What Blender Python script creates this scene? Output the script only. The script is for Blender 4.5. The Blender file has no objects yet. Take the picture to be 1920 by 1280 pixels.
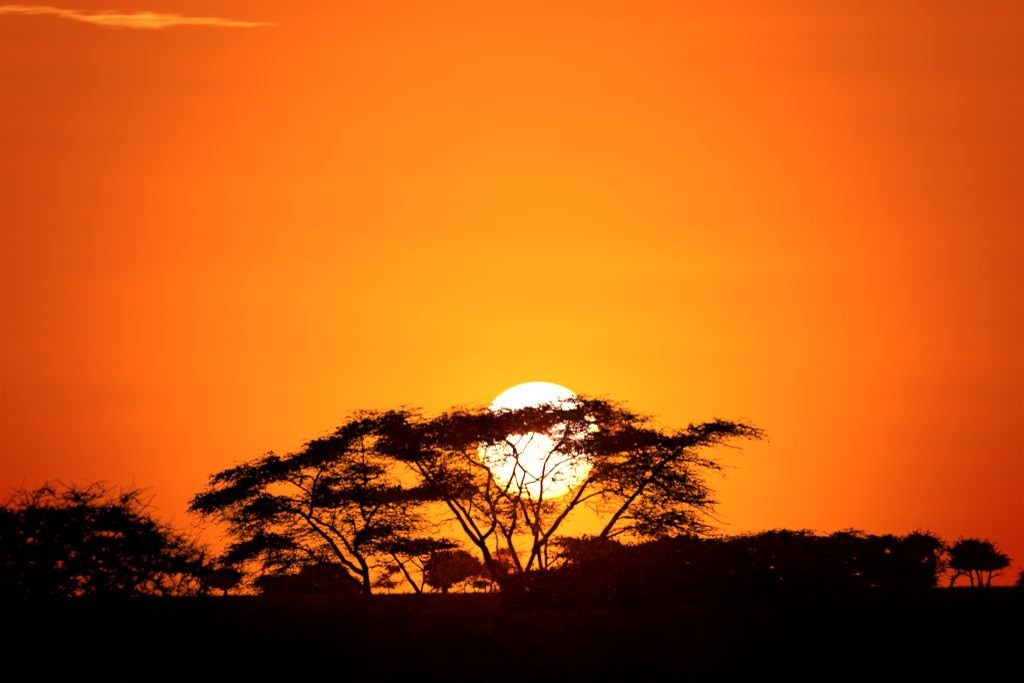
import bpy, math, random
import numpy as np
from mathutils import Vector, Matrix

random.seed(7)
RNG = np.random.default_rng(7)
S = bpy.context.scene
COL = S.collection
R = math.radians

# ------------------------------------------------------------------ camera
EYE = 1.8
cam = bpy.data.cameras.new('camera')
cam.lens = 438.0
cam.sensor_width = 36.0
cam.clip_start = 1.0
cam.clip_end = 200000.0
cam.dof.use_dof = True
cam.dof.focus_distance = 702.0
cam.dof.aperture_fstop = 4.0
cam.dof.aperture_blades = 9
cam_o = bpy.data.objects.new('camera', cam)
COL.objects.link(cam_o)
cam_o.matrix_world = (Matrix.Translation((0, 0, EYE)) @ Matrix.Rotation(R(90.0 + 1.16695), 4, 'X')
                      @ Matrix.Rotation(R(-0.65), 4, 'Z'))
S.camera = cam_o

# ------------------------------------------------------------------ sky and sun
SUN_AZ, SUN_EL = 0.11501, 0.70942          # degrees east of +Y, above the horizon
sun_dir = Vector((math.sin(R(SUN_AZ)) * math.cos(R(SUN_EL)), math.cos(R(SUN_AZ)) * math.cos(R(SUN_EL)), math.sin(R(SUN_EL))))

world = bpy.data.worlds.new('World')
S.world = world
world.use_nodes = True
wt = world.node_tree
wt.nodes.clear()


class Net:
    """small helper that writes arithmetic as shader nodes"""
    def __init__(self, tree):
        self.t = tree

    def node(self, kind, **kw):
        n = self.t.nodes.new(kind)
        for k, v in kw.items():
            setattr(n, k, v)
        return n

    def link(self, a, b):
        self.t.links.new(a, b)

    def put(self, sock, v):
        if isinstance(v, (int, float)):
            sock.default_value = v
        elif isinstance(v, tuple):
            sock.default_value = v
        else:
            self.link(v, sock)

    def m(self, op, a, b=0.0, c=0.0, clamp=False):
        n = self.node('ShaderNodeMath', operation=op, use_clamp=clamp)
        self.put(n.inputs[0], a)
        self.put(n.inputs[1], b)
        self.put(n.inputs[2], c)
        return n.outputs[0]


w = Net(wt)
tc = w.node('ShaderNodeTexCoord')
sp = w.node('ShaderNodeSeparateXYZ')
w.link(tc.outputs['Generated'], sp.inputs[0])
az = w.m('MULTIPLY', w.m('ARCTAN2', sp.outputs[0], sp.outputs[1]), 57.29578)
el = w.m('MULTIPLY', w.m('ARCSINE', sp.outputs[2]), 57.29578)
da = w.m('SUBTRACT', az, SUN_AZ)
de = w.m('SUBTRACT', el, SUN_EL)


def gauss(sa, se):
    q = w.m('ADD', w.m('POWER', w.m('ABSOLUTE', w.m('DIVIDE', da, sa)), 2.0), w.m('POWER', w.m('ABSOLUTE', w.m('DIVIDE', de, se)), 2.0))
    return w.m('EXPONENT', w.m('MULTIPLY', q, -0.5))


glow = gauss(0.74, 0.74)        # aureole of the low sun in dusty air
rim = gauss(0.34, 0.34)         # tight aureole round the disc
wide = gauss(13.0, 16.0)        # the red dusk that fades away from the sun
# dust near the ground takes out the green first, then the red
lift = w.m('MULTIPLY', el, 1 / 2.6, clamp=True)
low = w.m('MULTIPLY', el, 1 / 1.15, clamp=True)
qa = w.m('DIVIDE', w.m('ADD', da, 0.10), w.m('MULTIPLY', 1.86, w.m('ADD', 0.79, w.m('MULTIPLY', low, 0.21))))
qe = w.m('DIVIDE', de, 2.3)
broad = w.m('EXPONENT', w.m('MULTIPLY', w.m('POWER', w.m('ADD', w.m('MULTIPLY', qa, qa), w.m('MULTIPLY', qe, qe)), 1.48), -1.0))
# faint high veil of cirrostratus, streaks nearly level
cx = w.node('ShaderNodeCombineXYZ')
w.link(w.m('MULTIPLY', az, 0.45), cx.inputs[0])
w.link(w.m('ADD', w.m('MULTIPLY', el, 5.0), w.m('MULTIPLY', az, 0.12)), cx.inputs[1])
nz = w.node('ShaderNodeTexNoise')
nz.inputs['Scale'].default_value = 1.0
nz.inputs['Detail'].default_value = 5.0
nz.inputs['Roughness'].default_value = 0.55
w.link(cx.outputs[0], nz.inputs['Vector'])
streak = w.m('ADD', 1.0, w.m('MULTIPLY', w.m('SUBTRACT', nz.outputs['Fac'], 0.5), 0.26))
# two long level films of cirrus, one above the sun to the right, one higher up
for e0, a0, amp, thick in ((1.50, 0.95, 0.075, 0.060), (1.36, 0.55, -0.035, 0.050), (2.62, 1.1, 0.07, 0.035), (1.19, 0.25, 0.04, 0.03)):
    qx = w.m('DIVIDE', w.m('SUBTRACT', az, a0), 0.75)
    qz = w.m('DIVIDE', w.m('SUBTRACT', w.m('ADD', el, w.m('MULTIPLY', nz.outputs['Fac'], 0.12)), e0 + 0.06), thick)
    film = w.m('EXPONENT', w.m('MULTIPLY', w.m('ADD', w.m('MULTIPLY', qx, qx), w.m('MULTIPLY', qz, qz)), -1.0))
    streak = w.m('MULTIPLY_ADD', film, amp, streak)


def total(*terms):
    t_ = 0.0
    for f, k in terms:
        t_ = w.m('MULTIPLY_ADD', f, k, t_)
    return t_


wl = w.m('MULTIPLY', wide, lift)
r_ = total((glow, 0.6), (broad, 1.1), (wide, 0.46), (wl, 0.10))
g_ = total((glow, 0.17), (rim, 0.09), (broad, 0.245), (wide, 0.006), (wl, 0.047))
b_ = total((broad, 0.0105), (glow, 0.001), (wide, 0.0004), (wl, 0.004))
cc = w.node('ShaderNodeCombineColor')
w.link(w.m('MULTIPLY', r_, streak), cc.inputs[0])
w.link(w.m('MULTIPLY', g_, streak), cc.inputs[1])
w.link(b_, cc.inputs[2])
bg1 = w.node('ShaderNodeBackground')
w.link(cc.outputs[0], bg1.inputs[0])
bg1.inputs[1].default_value = 1.0
sky = w.node('ShaderNodeTexSky', sky_type='NISHITA')
sky.sun_disc = False
sky.sun_elevation = R(SUN_EL)
sky.sun_rotation = R(SUN_AZ)
sky.dust_density = 6.0
bg2 = w.node('ShaderNodeBackground')
w.link(sky.outputs[0], bg2.inputs[0])
bg2.inputs[1].default_value = 0.003
add = w.node('ShaderNodeAddShader')
w.link(bg1.outputs[0], add.inputs[0])
w.link(bg2.outputs[0], add.inputs[1])
wo = w.node('ShaderNodeOutputWorld')
w.link(add.outputs[0], wo.inputs[0])
world.cycles.sampling_method = 'MANUAL'
world.cycles.sample_map_resolution = 2048

sun = bpy.data.lights.new('sunlight', 'SUN')
sun.energy = 0.10
sun.angle = R(0.53)
sun.color = (1.0, 0.40, 0.03)
sun_o = bpy.data.objects.new('sunlight', sun)
COL.objects.link(sun_o)
sun_o.rotation_euler = (-sun_dir).to_track_quat('-Z', 'Y').to_euler()

S.view_settings.view_transform = 'Standard'
S.view_settings.look = 'None'
S.view_settings.exposure = 0.0
S.view_settings.gamma = 1.0
S.view_settings.use_curve_mapping = False
S.render.engine = 'CYCLES'
S.cycles.use_denoising = True
S.cycles.max_bounces = 3
S.cycles.diffuse_bounces = 1
S.cycles.volume_bounces = 1
S.cycles.transparent_max_bounces = 8
S.cycles.caustics_reflective = False
S.cycles.caustics_refractive = False
S.cycles.volume_max_steps = 256
S.cycles.filter_width = 1.7


# ------------------------------------------------------------------ materials
def new_mat(name):
    m = bpy.data.materials.new(name)
    m.use_nodes = True
    m.node_tree.nodes.clear()
    return m, Net(m.node_tree)


def matte(name, c0, c1, scale, rough=0.9):
    m, n = new_mat(name)
    tcx = n.node('ShaderNodeTexCoord')
    nx = n.node('ShaderNodeTexNoise')
    nx.inputs['Scale'].default_value = scale
    nx.inputs['Detail'].default_value = 4.0
    n.link(tcx.outputs['Object'], nx.inputs['Vector'])
    rp = n.node('ShaderNodeValToRGB')
    rp.color_ramp.elements[0].position = 0.3
    rp.color_ramp.elements[1].position = 0.7
    rp.color_ramp.elements[0].color = (*c0, 1)
    rp.color_ramp.elements[1].color = (*c1, 1)
    n.link(nx.outputs['Fac'], rp.inputs[0])
    b = n.node('ShaderNodeBsdfDiffuse')
    b.inputs['Roughness'].default_value = rough
    n.link(rp.outputs[0], b.inputs[0])
    o = n.node('ShaderNodeOutputMaterial')
    n.link(b.outputs[0], o.inputs[0])
    return m


M_LEAF = matte('acacia_leaf', (0.030, 0.045, 0.014), (0.065, 0.080, 0.028), 0.8)
M_TWIG = matte('twig_bark', (0.045, 0.032, 0.022), (0.09, 0.065, 0.045), 2.0)
M_BARK = matte('trunk_bark', (0.05, 0.036, 0.026), (0.12, 0.088, 0.062), 3.5)
M_GROUND = matte('savanna_soil', (0.045, 0.034, 0.020), (0.10, 0.078, 0.045), 0.05)
M_GRASS = matte('dry_grass', (0.07, 0.058, 0.025), (0.14, 0.115, 0.05), 0.3)


# ------------------------------------------------------------------ mesh helpers
def add_mesh(name, verts, faces, mat, parent=None, smooth=False):
    """faces: (n, k) integer array, all faces with k corners; or a list of such arrays"""
    if isinstance(faces, np.ndarray):
        faces = [faces]
    faces = [f for f in faces if len(f)]
    me = bpy.data.meshes.new(name)
    verts = np.asarray(verts, dtype=np.float32)
    me.vertices.add(len(verts))
    me.vertices.foreach_set('co', verts.ravel())
    loops = np.concatenate([f.ravel() for f in faces]).astype(np.int32)
    sizes = np.concatenate([np.full(len(f), f.shape[1]) for f in faces])
    starts = np.concatenate([[0], np.cumsum(sizes)[:-1]]).astype(np.int32)
    me.loops.add(len(loops))
    me.loops.foreach_set('vertex_index', loops)
    me.polygons.add(len(starts))
    me.polygons.foreach_set('loop_start', starts)
    me.polygons.foreach_set('use_smooth', np.full(len(starts), smooth, dtype=bool))
    me.update(calc_edges=True)
    me.materials.append(mat)
    o = bpy.data.objects.new(name, me)
    COL.objects.link(o)
    if parent is not None:
        o.parent = parent
    return o


def tag(o, label=None, cat=None, group=None, kind=None):
    for k, v in (('label', label), ('category', cat), ('group', group), ('kind', kind)):
        if v:
            o[k] = v
    return o


def smooth_path(P, step):
    """Catmull-Rom through P, resampled at about `step`"""
    P = np.asarray(P, float)
    if len(P) == 2:
        P = np.array([P[0], (P[0] + P[1]) / 2, P[1]])
    Q = np.vstack([2 * P[0] - P[1], P, 2 * P[-1] - P[-2]])
    out = []
    for i in range(1, len(Q) - 2):
        p0, p1, p2, p3 = Q[i - 1], Q[i], Q[i + 1], Q[i + 2]
        n = max(2, int(np.linalg.norm(p2 - p1) / step))
        t = np.linspace(0, 1, n, endpoint=False)[:, None]
        out.append(0.5 * (2 * p1 + (p2 - p0) * t + (2 * p0 - 5 * p1 + 4 * p2 - p3) * t ** 2 + (3 * p1 - p0 - 3 * p2 + p3) * t ** 3))
    out.append(Q[-2][None])
    return np.vstack(out)


def tube(P, rad, k=7, knots=0.0):
    P = np.asarray(P)
    n = len(P)
    T = np.gradient(P, axis=0)
    T /= np.linalg.norm(T, axis=1)[:, None] + 1e-9
    ref = np.array([0.0, 1.0, 0.0])
    A = np.cross(T, ref)
    bad = np.linalg.norm(A, axis=1) < 0.15
    A[bad] = np.cross(T[bad], [1.0, 0, 0])
    A /= np.linalg.norm(A, axis=1)[:, None]
    B = np.cross(T, A)
    ang = np.linspace(0, 2 * np.pi, k, endpoint=False)
    rr = rad[:, None] * (1 + knots * RNG.normal(0, 1, (n, k)))
    V = P[:, None, :] + rr[..., None] * (np.cos(ang)[None, :, None] * A[:, None, :] + np.sin(ang)[None, :, None] * B[:, None, :])
    V = V.reshape(-1, 3)
    i = np.arange(n - 1)[:, None] * k
    j = np.arange(k)[None, :]
    j2 = (j + 1) % k
    F = np.stack([i + j, i + j2, i + k + j2, i + k + j], -1).reshape(-1, 4)
    tip = len(V)
    V = np.vstack([V, P[-1] + T[-1] * rad[-1], P[0] - T[0] * rad[0] * .2])
    e = (n - 1) * k
    caps = np.array([[e + a, e + (a + 1) % k, tip] for a in range(k)] + [[(a + 1) % k, a, tip + 1] for a in range(k)])
    return V, [F, caps]


def prisms(P0, P1, r0, r1):
    """three-sided twigs from P0 to P1"""
    n = len(P0)
    T = P1 - P0
    T = T / (np.linalg.norm(T, axis=1)[:, None] + 1e-9)
    A = np.cross(T, RNG.normal(0, 1, (n, 3)))
    A /= np.linalg.norm(A, axis=1)[:, None] + 1e-9
    B = np.cross(T, A)
    V = []
    for P, r in ((P0, r0), (P1, r1)):
        for a in (0, 2.0944, 4.18879):
            V.append(P + r[:, None] * (math.cos(a) * A + math.sin(a) * B))
    V = np.stack(V, 1).reshape(-1, 3)
    b = np.arange(n)[:, None] * 6
    F = np.concatenate([b + np.array([[0, 1, 4, 3]]), b + np.array([[1, 2, 5, 4]]), b + np.array([[2, 0, 3, 5]])])
    return V, F


LAT = RNG.random((256, 256))


def vnoise(x, y):
    xi, yi = np.floor(x).astype(int), np.floor(y).astype(int)
    fx, fy = x - xi, y - yi
    fx, fy = fx * fx * (3 - 2 * fx), fy * fy * (3 - 2 * fy)
    g = lambda a, b: LAT[a % 256, b % 256]
    return (g(xi, yi) * (1 - fx) + g(xi + 1, yi) * fx) * (1 - fy) + (g(xi, yi + 1) * (1 - fx) + g(xi + 1, yi + 1) * fx) * fy


def inside(px, pz, poly):
    poly = np.asarray(poly)
    c = np.zeros(len(px), bool)
    j = len(poly) - 1
    for i in range(len(poly)):
        xi, zi = poly[i]
        xj, zj = poly[j]
        if zi != zj:
            c ^= ((zi > pz) != (zj > pz)) & (px < (xj - xi) * (pz - zi) / (zj - zi) + xi)
        j = i
    return c


# ------------------------------------------------------------------ ground
def lie(x, y):
    """height of the plain: it climbs very gently to a low rise a kilometre away"""
    x, y = np.asarray(x, float), np.asarray(y, float)
    u = np.clip((y - 330.0) / 800.0, 0, 1)
    h = 1.95 * u * u * (3 - 2 * u)
    h = h + (vnoise(x / 38 + 200, y / 130 + 200) - 0.5) * 0.16 * u + (vnoise(x / 9 + 100, y / 30 + 100) - 0.5) * 0.06
    return h * (np.abs(y) < 5900)


# ------------------------------------------------------------------ plants
def plant(d):
    """A tree or bush: trunk and limbs follow measured curves (metres, x to the right, z up), a branching
    network of twigs grows from them through the leaf sprays, and leaf tufts sit along the twigs."""
    ls = d['ls']
    bushy = abs(d['tilt']) < 5
    root = bpy.data.objects.new(d['name'], None)
    root.empty_display_size = 1.0
    gz = float(lie(d['loc'][0], d['loc'][1]))
    root.location = (d['loc'][0], d['loc'][1], gz)
    zoff = np.array([0.0, gz])
    COL.objects.link(root)
    tag(root, d['label'], d['cat'], d.get('group'))
    width = d['hw']
    nodes = np.zeros((0, 3))
    nrad = np.zeros(0)
    npath = np.zeros(0)
    for name, r0, r1, pts in d['limbs']:
        pts = np.asarray(pts, float) - zoff
        if name in ('trunk', 'stem'):
            pts = pts[(pts[:, 1] > 0.1) | (np.arange(len(pts)) == len(pts) - 1)]
            pts = np.vstack([[pts[0, 0] - 0.12 * (pts[min(1, len(pts) - 1), 0] - pts[0, 0]), -0.12], pts])
        seg = np.concatenate([[0], np.cumsum(np.linalg.norm(np.diff(pts, axis=0), axis=1))])
        L = seg[-1]
        if len(nodes) and name in ('limb', 'branch'):
            k = np.argmin((nodes[:, 0] - pts[0, 0]) ** 2 + (nodes[:, 2] - pts[0, 1]) ** 2)
            y0, s0 = nodes[k, 1], npath[k]
            dy = random.choice((-1, 1)) * random.uniform(0.15, 0.5) * L
        else:
            y0, s0 = random.uniform(-0.4, 0.4) * (len(nodes) > 0), 0.0
            dy = random.uniform(-0.12, 0.12) * L
        yy = y0 + dy * (seg / L) ** 1.2
        P = smooth_path(np.stack([pts[:, 0], yy, pts[:, 1]], 1), 0.28 * ls)
        n = len(P)
        wob = np.cumsum(RNG.normal(0, 0.030 * ls, (n, 3)), 0)
        wob -= np.linspace(0, 1, n)[:, None] * wob[-1]
        P += np.clip(wob, -0.10 * ls, 0.10 * ls) * (1.0 if r0 < 0.1 else 0.5)
        P[1:-1] += RNG.normal(0, 0.012 * ls, (n - 2, 3))
        u = np.linspace(0, 1, n)
        rad = (r0 + (r1 - r0) * u ** 0.8) * (1 + 0.10 * (vnoise(u * L * 1.3 + r0 * 991, u * 0 + L * 7.7) - 0.5) * 2)
        if name in ('trunk', 'stem'):
            rad[:3] *= np.array([1.35, 1.18, 1.06])[:len(rad[:3])]
        V, F = tube(P, rad, 8 if r0 > 0.08 else 6, 0.05)
        add_mesh(name, V, F, M_BARK, root, True)
        nodes = np.vstack([nodes, P])
        nrad = np.concatenate([nrad, rad])
        npath = np.concatenate([npath, s0 + u * L])
    ok = nodes[:, 2] > 0.5
    src, srad, spath = nodes[ok], nrad[ok], npath[ok]

    # --- points the twigs reach for
    rho = 93.0 / ls ** 2
    X, Z, DEN = [], [], []
    for den, poly in d['sprays']:
        poly = np.asarray(poly) - zoff
        pa = poly.copy()
        pa[:, 1] = np.maximum(pa[:, 1], 0.1)
        poly = pa
        lo, hi = pa.min(0), pa.max(0)
        n = int((hi - lo).prod() * rho * den * (1.05 if den >= 0.9 else 1.5 if den >= 0.7 else 1.6 if den > 0.42 else 2.8))
        if n < 1:
            continue
        x = RNG.uniform(lo[0], hi[0], n)
        z = RNG.uniform(lo[1], hi[1], n)
        k = inside(x, z, poly)
        x, z = x[k], z[k]
        if den < 0.9:                          # leaves gather in drawn-out strands
            tl = R(d['tilt']) * np.clip((x - d['xc']) / -max(width, 1e-3), -1, 1) * (1 if d['tilt'] > 0 else -1)
            a = x * np.cos(tl) + z * np.sin(tl)
            b = -x * np.sin(tl) + z * np.cos(tl)
            q = vnoise(a / (1.1 * ls) + 31, b / (0.26 * ls) + 17)
            k = RNG.random(len(x)) < np.clip(0.30 + 1.35 * (q - 0.2), 0, 1) if den < 0.7 else RNG.random(len(x)) < np.clip(0.45 + q, 0, 1)
            x, z = x[k], z[k]
        jx = (0.19 if den >= 0.9 else 0.26) * ls * (0.55 if bushy else 1.0)     # no spray ends on a clean edge
        x = x + RNG.normal(0, jx, len(x))
        z = z + RNG.normal(0, jx * 0.6, len(x))
        if d['soft'] and den >= 0.9 and len(x) > 200:   # crowns bulge and overlap, no upright sides
            xm, hw_, zt = (lo[0] + hi[0]) / 2, (hi[0] - lo[0]) / 2, hi[1]
            e = np.clip(np.abs(x - xm) / hw_, 0, 1.1)
            belly = np.sin(np.pi * np.clip(z / zt, 0, 1)) ** 0.7
            x = x + (x - xm) * 0.28 * (belly - 0.25) + RNG.normal(0, 0.25, len(x))
            z = z * (1 - 0.10 * e ** 5)
        X.append(x)
        Z.append(z)
        DEN.append(np.full(len(x), den))
    if not X:
        return root
    x, z, den = map(np.concatenate, (X, Z, DEN))
    keep = z > 0.05
    for g in d['gaps']:
        keep &= ~inside(x, z, np.asarray(g) - zoff)
    x, z, den = x[keep], z[keep], den[keep]
    if not bushy and not d['spiky']:
        x = x - 0.35 * ls * np.clip((x - d['xc']) / max(width, .1), -1, 1)
    N = len(x)
    if N < 2:
        return root
    # depth: about the depth of the nearest limb, with the sprays as wide as they are long
    y = np.zeros(N)
    near = np.zeros(N, int)
    for s in range(0, N, 2000):
        q = (x[s:s + 2000, None] - src[None, :, 0]) ** 2 + (z[s:s + 2000, None] - src[None, :, 2]) ** 2
        near[s:s + 2000] = np.argmin(q, 1)
    y = src[near, 1] + RNG.normal(0, 0.22 * min(width, 5.0) + 0.25, N)
    P = np.stack([x, y, z], 1).astype(np.float32)
    # --- grow: every point joins the network where wire length plus path length is least
    bf = 0.35
    cost = np.full(N, 1e9, np.float32)
    par = np.zeros(N, int)
    par_is_src = np.ones(N, bool)
    pl = np.zeros(N, np.float32)
    srcf = src.astype(np.float32)
    W = np.array([1.0, 0.35, 1.25], np.float32)
    for s in range(0, N, 1000):
        q = np.sqrt((((P[s:s + 1000, None, :] - srcf[None]) * W) ** 2).sum(-1)) + 0.06 * spath[None].astype(np.float32)
        par[s:s + 1000] = np.argmin(q, 1)
        cost[s:s + 1000] = q.min(1)
    base = cost - np.sqrt((((P - srcf[par]) * W) ** 2).sum(-1))
    pathlen = base.copy()
    done = np.zeros(N, bool)
    order = []
    c = cost.copy()
    PW = P * W
    for _ in range(N):
        j = int(np.argmin(c))
        order.append(j)
        if par_is_src[j]:
            pathlen[j] = base[j] + np.linalg.norm(PW[j] - srcf[par[j]] * W)
        else:
            pathlen[j] = pathlen[par[j]] + np.linalg.norm(PW[j] - PW[par[j]])
        done[j] = True
        c[j] = 1e9
        dd = PW - PW[j]
        q = np.sqrt(np.einsum('ij,ij->i', dd, dd)) + bf * pathlen[j]
        up = (q < c) & ~done
        c[up] = q[up]
        par[up] = j
        par_is_src[up] = False
    kids = np.ones(N)
    for j in reversed(order):
        if not par_is_src[j]:
            kids[par[j]] += kids[j]
    thick = 1.5 if d['spiky'] else 1.0
    rj = 0.0145 * ls * thick * kids ** 0.36
    A0 = np.where(par_is_src[:, None], src[np.where(par_is_src, par, 0)], P[np.where(par_is_src, 0, par)])
    ra = np.where(par_is_src, rj, np.minimum(rj * 1.25, rj[np.where(par_is_src, 0, par)]))
    length = np.linalg.norm(P - A0, axis=1)
    mid = (A0 + P) / 2 + RNG.normal(0, 1, (N, 3)) * length[:, None] * 0.09
    P0 = [A0, mid]
    P1 = [mid, P]
    R0 = [ra, (ra + rj) / 2]
    R1 = [(ra + rj) / 2, rj * 0.9]
    # free tips that stick out past the leaves
    out = np.stack([(x - d['xc']) / max(width, .1), RNG.normal(0, .5, N), RNG.normal(0.0, 0.25, N)], 1)
    if d['spiky']:
        out = np.stack([0.55 * (x - d['xc']) / max(width, .1) + RNG.normal(0, .5, N), RNG.normal(0, .5, N), 0.38 + RNG.normal(0, .35, N)], 1)
    out /= np.linalg.norm(out, axis=1)[:, None]
    pick = RNG.random(N) < (0.45 if d['spiky'] else 0.25)
    tl_ = RNG.uniform(0.15, 0.42, N) * ls * (2.0 if d['spiky'] else 1.0)
    P0.append(P[pick])
    P1.append((P + out * tl_[:, None])[pick])
    R0.append((rj * 0.9)[pick])
    R1.append((np.full(N, 0.006 * ls))[pick])
    # --- sprigs: thin side shoots drawn out along the sprays, leaflets strung on them
    ns = np.where(den >= 0.9, 3 if d['tilt'] else 2, np.where(den > 0.42, 2, 1))
    if d['spiky'] or d['bare']:
        ns = np.ones(N, int)
    si = np.repeat(np.arange(N), ns)
    n = len(si)
    u = (P[si, 0] - d['xc']) / max(width, .1)
    side = np.where(RNG.random(n) < 0.5 + 0.9 * np.clip(u, -.5, .5), 1.0, -1.0)
    ang = -R(abs(d['tilt'])) * np.clip(u * side, -0.6, 1) + RNG.normal(0.04, 0.22, n)
    if d['tilt'] == 0:
        ang = RNG.normal(0.35, 0.55, n)
    if d['spiky']:
        ang = RNG.normal(0.42, 0.42, n)
    yaw = RNG.normal(0, 0.5, n)
    sd = np.stack([side * np.cos(ang) * np.cos(yaw), np.sin(yaw), np.sin(ang)], 1)
    sl = RNG.uniform(0.25, 1.0, n) * ls * np.where(den[si] >= 0.9, 0.8, 1.0) * (1.15 if d['spiky'] else 1.0)
    S0 = P[si]
    S1 = S0 + sd * (sl * 0.5)[:, None] + RNG.normal(0, 0.02 * ls, (n, 3))
    S2 = S0 + sd * sl[:, None] + RNG.normal(0, 0.05 * ls, (n, 3)) - np.array([0, 0, 0.05]) * ls
    P0 += [S0, S1]
    P1 += [S1, S2]
    R0 += [np.full(n, 0.0125 * ls), np.full(n, 0.0105 * ls)]
    R1 += [np.full(n, 0.0105 * ls), np.full(n, 0.007 * ls)]
    V, F = prisms(np.vstack(P0), np.vstack(P1), np.concatenate(R0), np.concatenate(R1))
    tag(add_mesh('twigs', V, F, M_TWIG, root), kind='stuff')

    # --- leaf tufts
    cnt = np.where(den >= 0.9, 3, np.where(den >= 0.7, 1, np.where(den >= 0.42, RNG.random(N) < 0.5, 0))).astype(int)
    if (bushy or d['spiky']) and not d['bare']:
        cnt = cnt + np.where(den >= 0.7, 4, 0)
    cnt = cnt + np.where(den >= 0.99, 3, 0)
    extra = (den < 0.42) & (RNG.random(N) < 0.25)
    cnt = cnt + extra
    if d['spiky']:
        cnt = np.where(den < 0.5, (RNG.random(N) < 0.25).astype(int), cnt)
    if d['bare']:
        cnt = np.minimum(cnt, 1)
    idx = np.repeat(np.arange(N), cnt)
    n = len(idx)
    dn = den[idx]
    t = RNG.random(n)[:, None] * 0.8
    C = P[idx] * (1 - t) + mid[idx] * t
    C += RNG.normal(0, 1, (n, 3)) * np.array([0.085, 0.10, 0.045]) * ls * np.where(dn >= 0.9, 1.25, 0.8)[:, None]
    tl = R(abs(d['tilt'])) * np.clip((C[:, 0] - d['xc']) / max(width, .1), -1, 1) * -1
    ang = tl + RNG.normal(0, 0.45, n)
    if d['tilt'] == 0:
        ang = RNG.uniform(-1.2, 1.2, n)
    a = np.stack([np.cos(ang), RNG.normal(0, .4, n), np.sin(ang)], 1)
    a /= np.linalg.norm(a, axis=1)[:, None]
    b = np.cross(a, RNG.normal(0, 1, (n, 3)) + np.array([0, 1.2, 0]))
    b /= np.linalg.norm(b, axis=1)[:, None] + 1e-9
    size = np.where(dn >= 0.9, 1.0 if bushy else 0.8, np.where(dn >= 0.7, 0.8, 0.68)) * RNG.uniform(0.6, 1.35, n) * ls
    la = (a * (0.125 * size)[:, None])
    lb = (b * (0.062 * size)[:, None])
    V = np.stack([C - la, C - la * .1 - lb, C + la, C + la * .1 + lb], 1).reshape(-1, 3)
    V[:, 2] = np.maximum(V[:, 2], 0.02)
    # leaflets along the sprigs
    lk = np.repeat(np.arange(len(si)), np.where(den[si] < 0.42, 1, np.where(den[si] < 0.9, 1, 2)) * (0 if d['spiky'] or d['bare'] else 1) + ((RNG.random(len(si)) < 0.6) & (den[si] > 0.2)).astype(int))
    q = RNG.uniform(0.15, 1.0, len(lk))[:, None]
    C = np.where(q < 0.5, S0[lk] + (S1 - S0)[lk] * q * 2, S1[lk] + (S2 - S1)[lk] * (q * 2 - 1))
    C = C + RNG.normal(0, 0.022 * ls, (len(lk), 3))
    a = sd[lk] + RNG.normal(0, 0.45, (len(lk), 3))
    a /= np.linalg.norm(a, axis=1)[:, None]
    b = np.cross(a, RNG.normal(0, 1, (len(lk), 3)))
    b /= np.linalg.norm(b, axis=1)[:, None] + 1e-9
    size = RNG.uniform(0.6, 1.3, len(lk)) * ls * np.where(den[si][lk] >= .9, 1.2, 1.0)
    la, lb = a * (0.085 * size)[:, None], b * (0.036 * size)[:, None]
    V2 = np.stack([C - la, C - la * .1 - lb, C + la, C + la * .1 + lb], 1).reshape(-1, 3)
    V2[:, 2] = np.maximum(V2[:, 2], 0.02)
    V = np.vstack([V, V2])
    F = np.arange(len(V)).reshape(-1, 4)
    tag(add_mesh('foliage', V, F, M_LEAF, root), kind='stuff')
    return root


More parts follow.
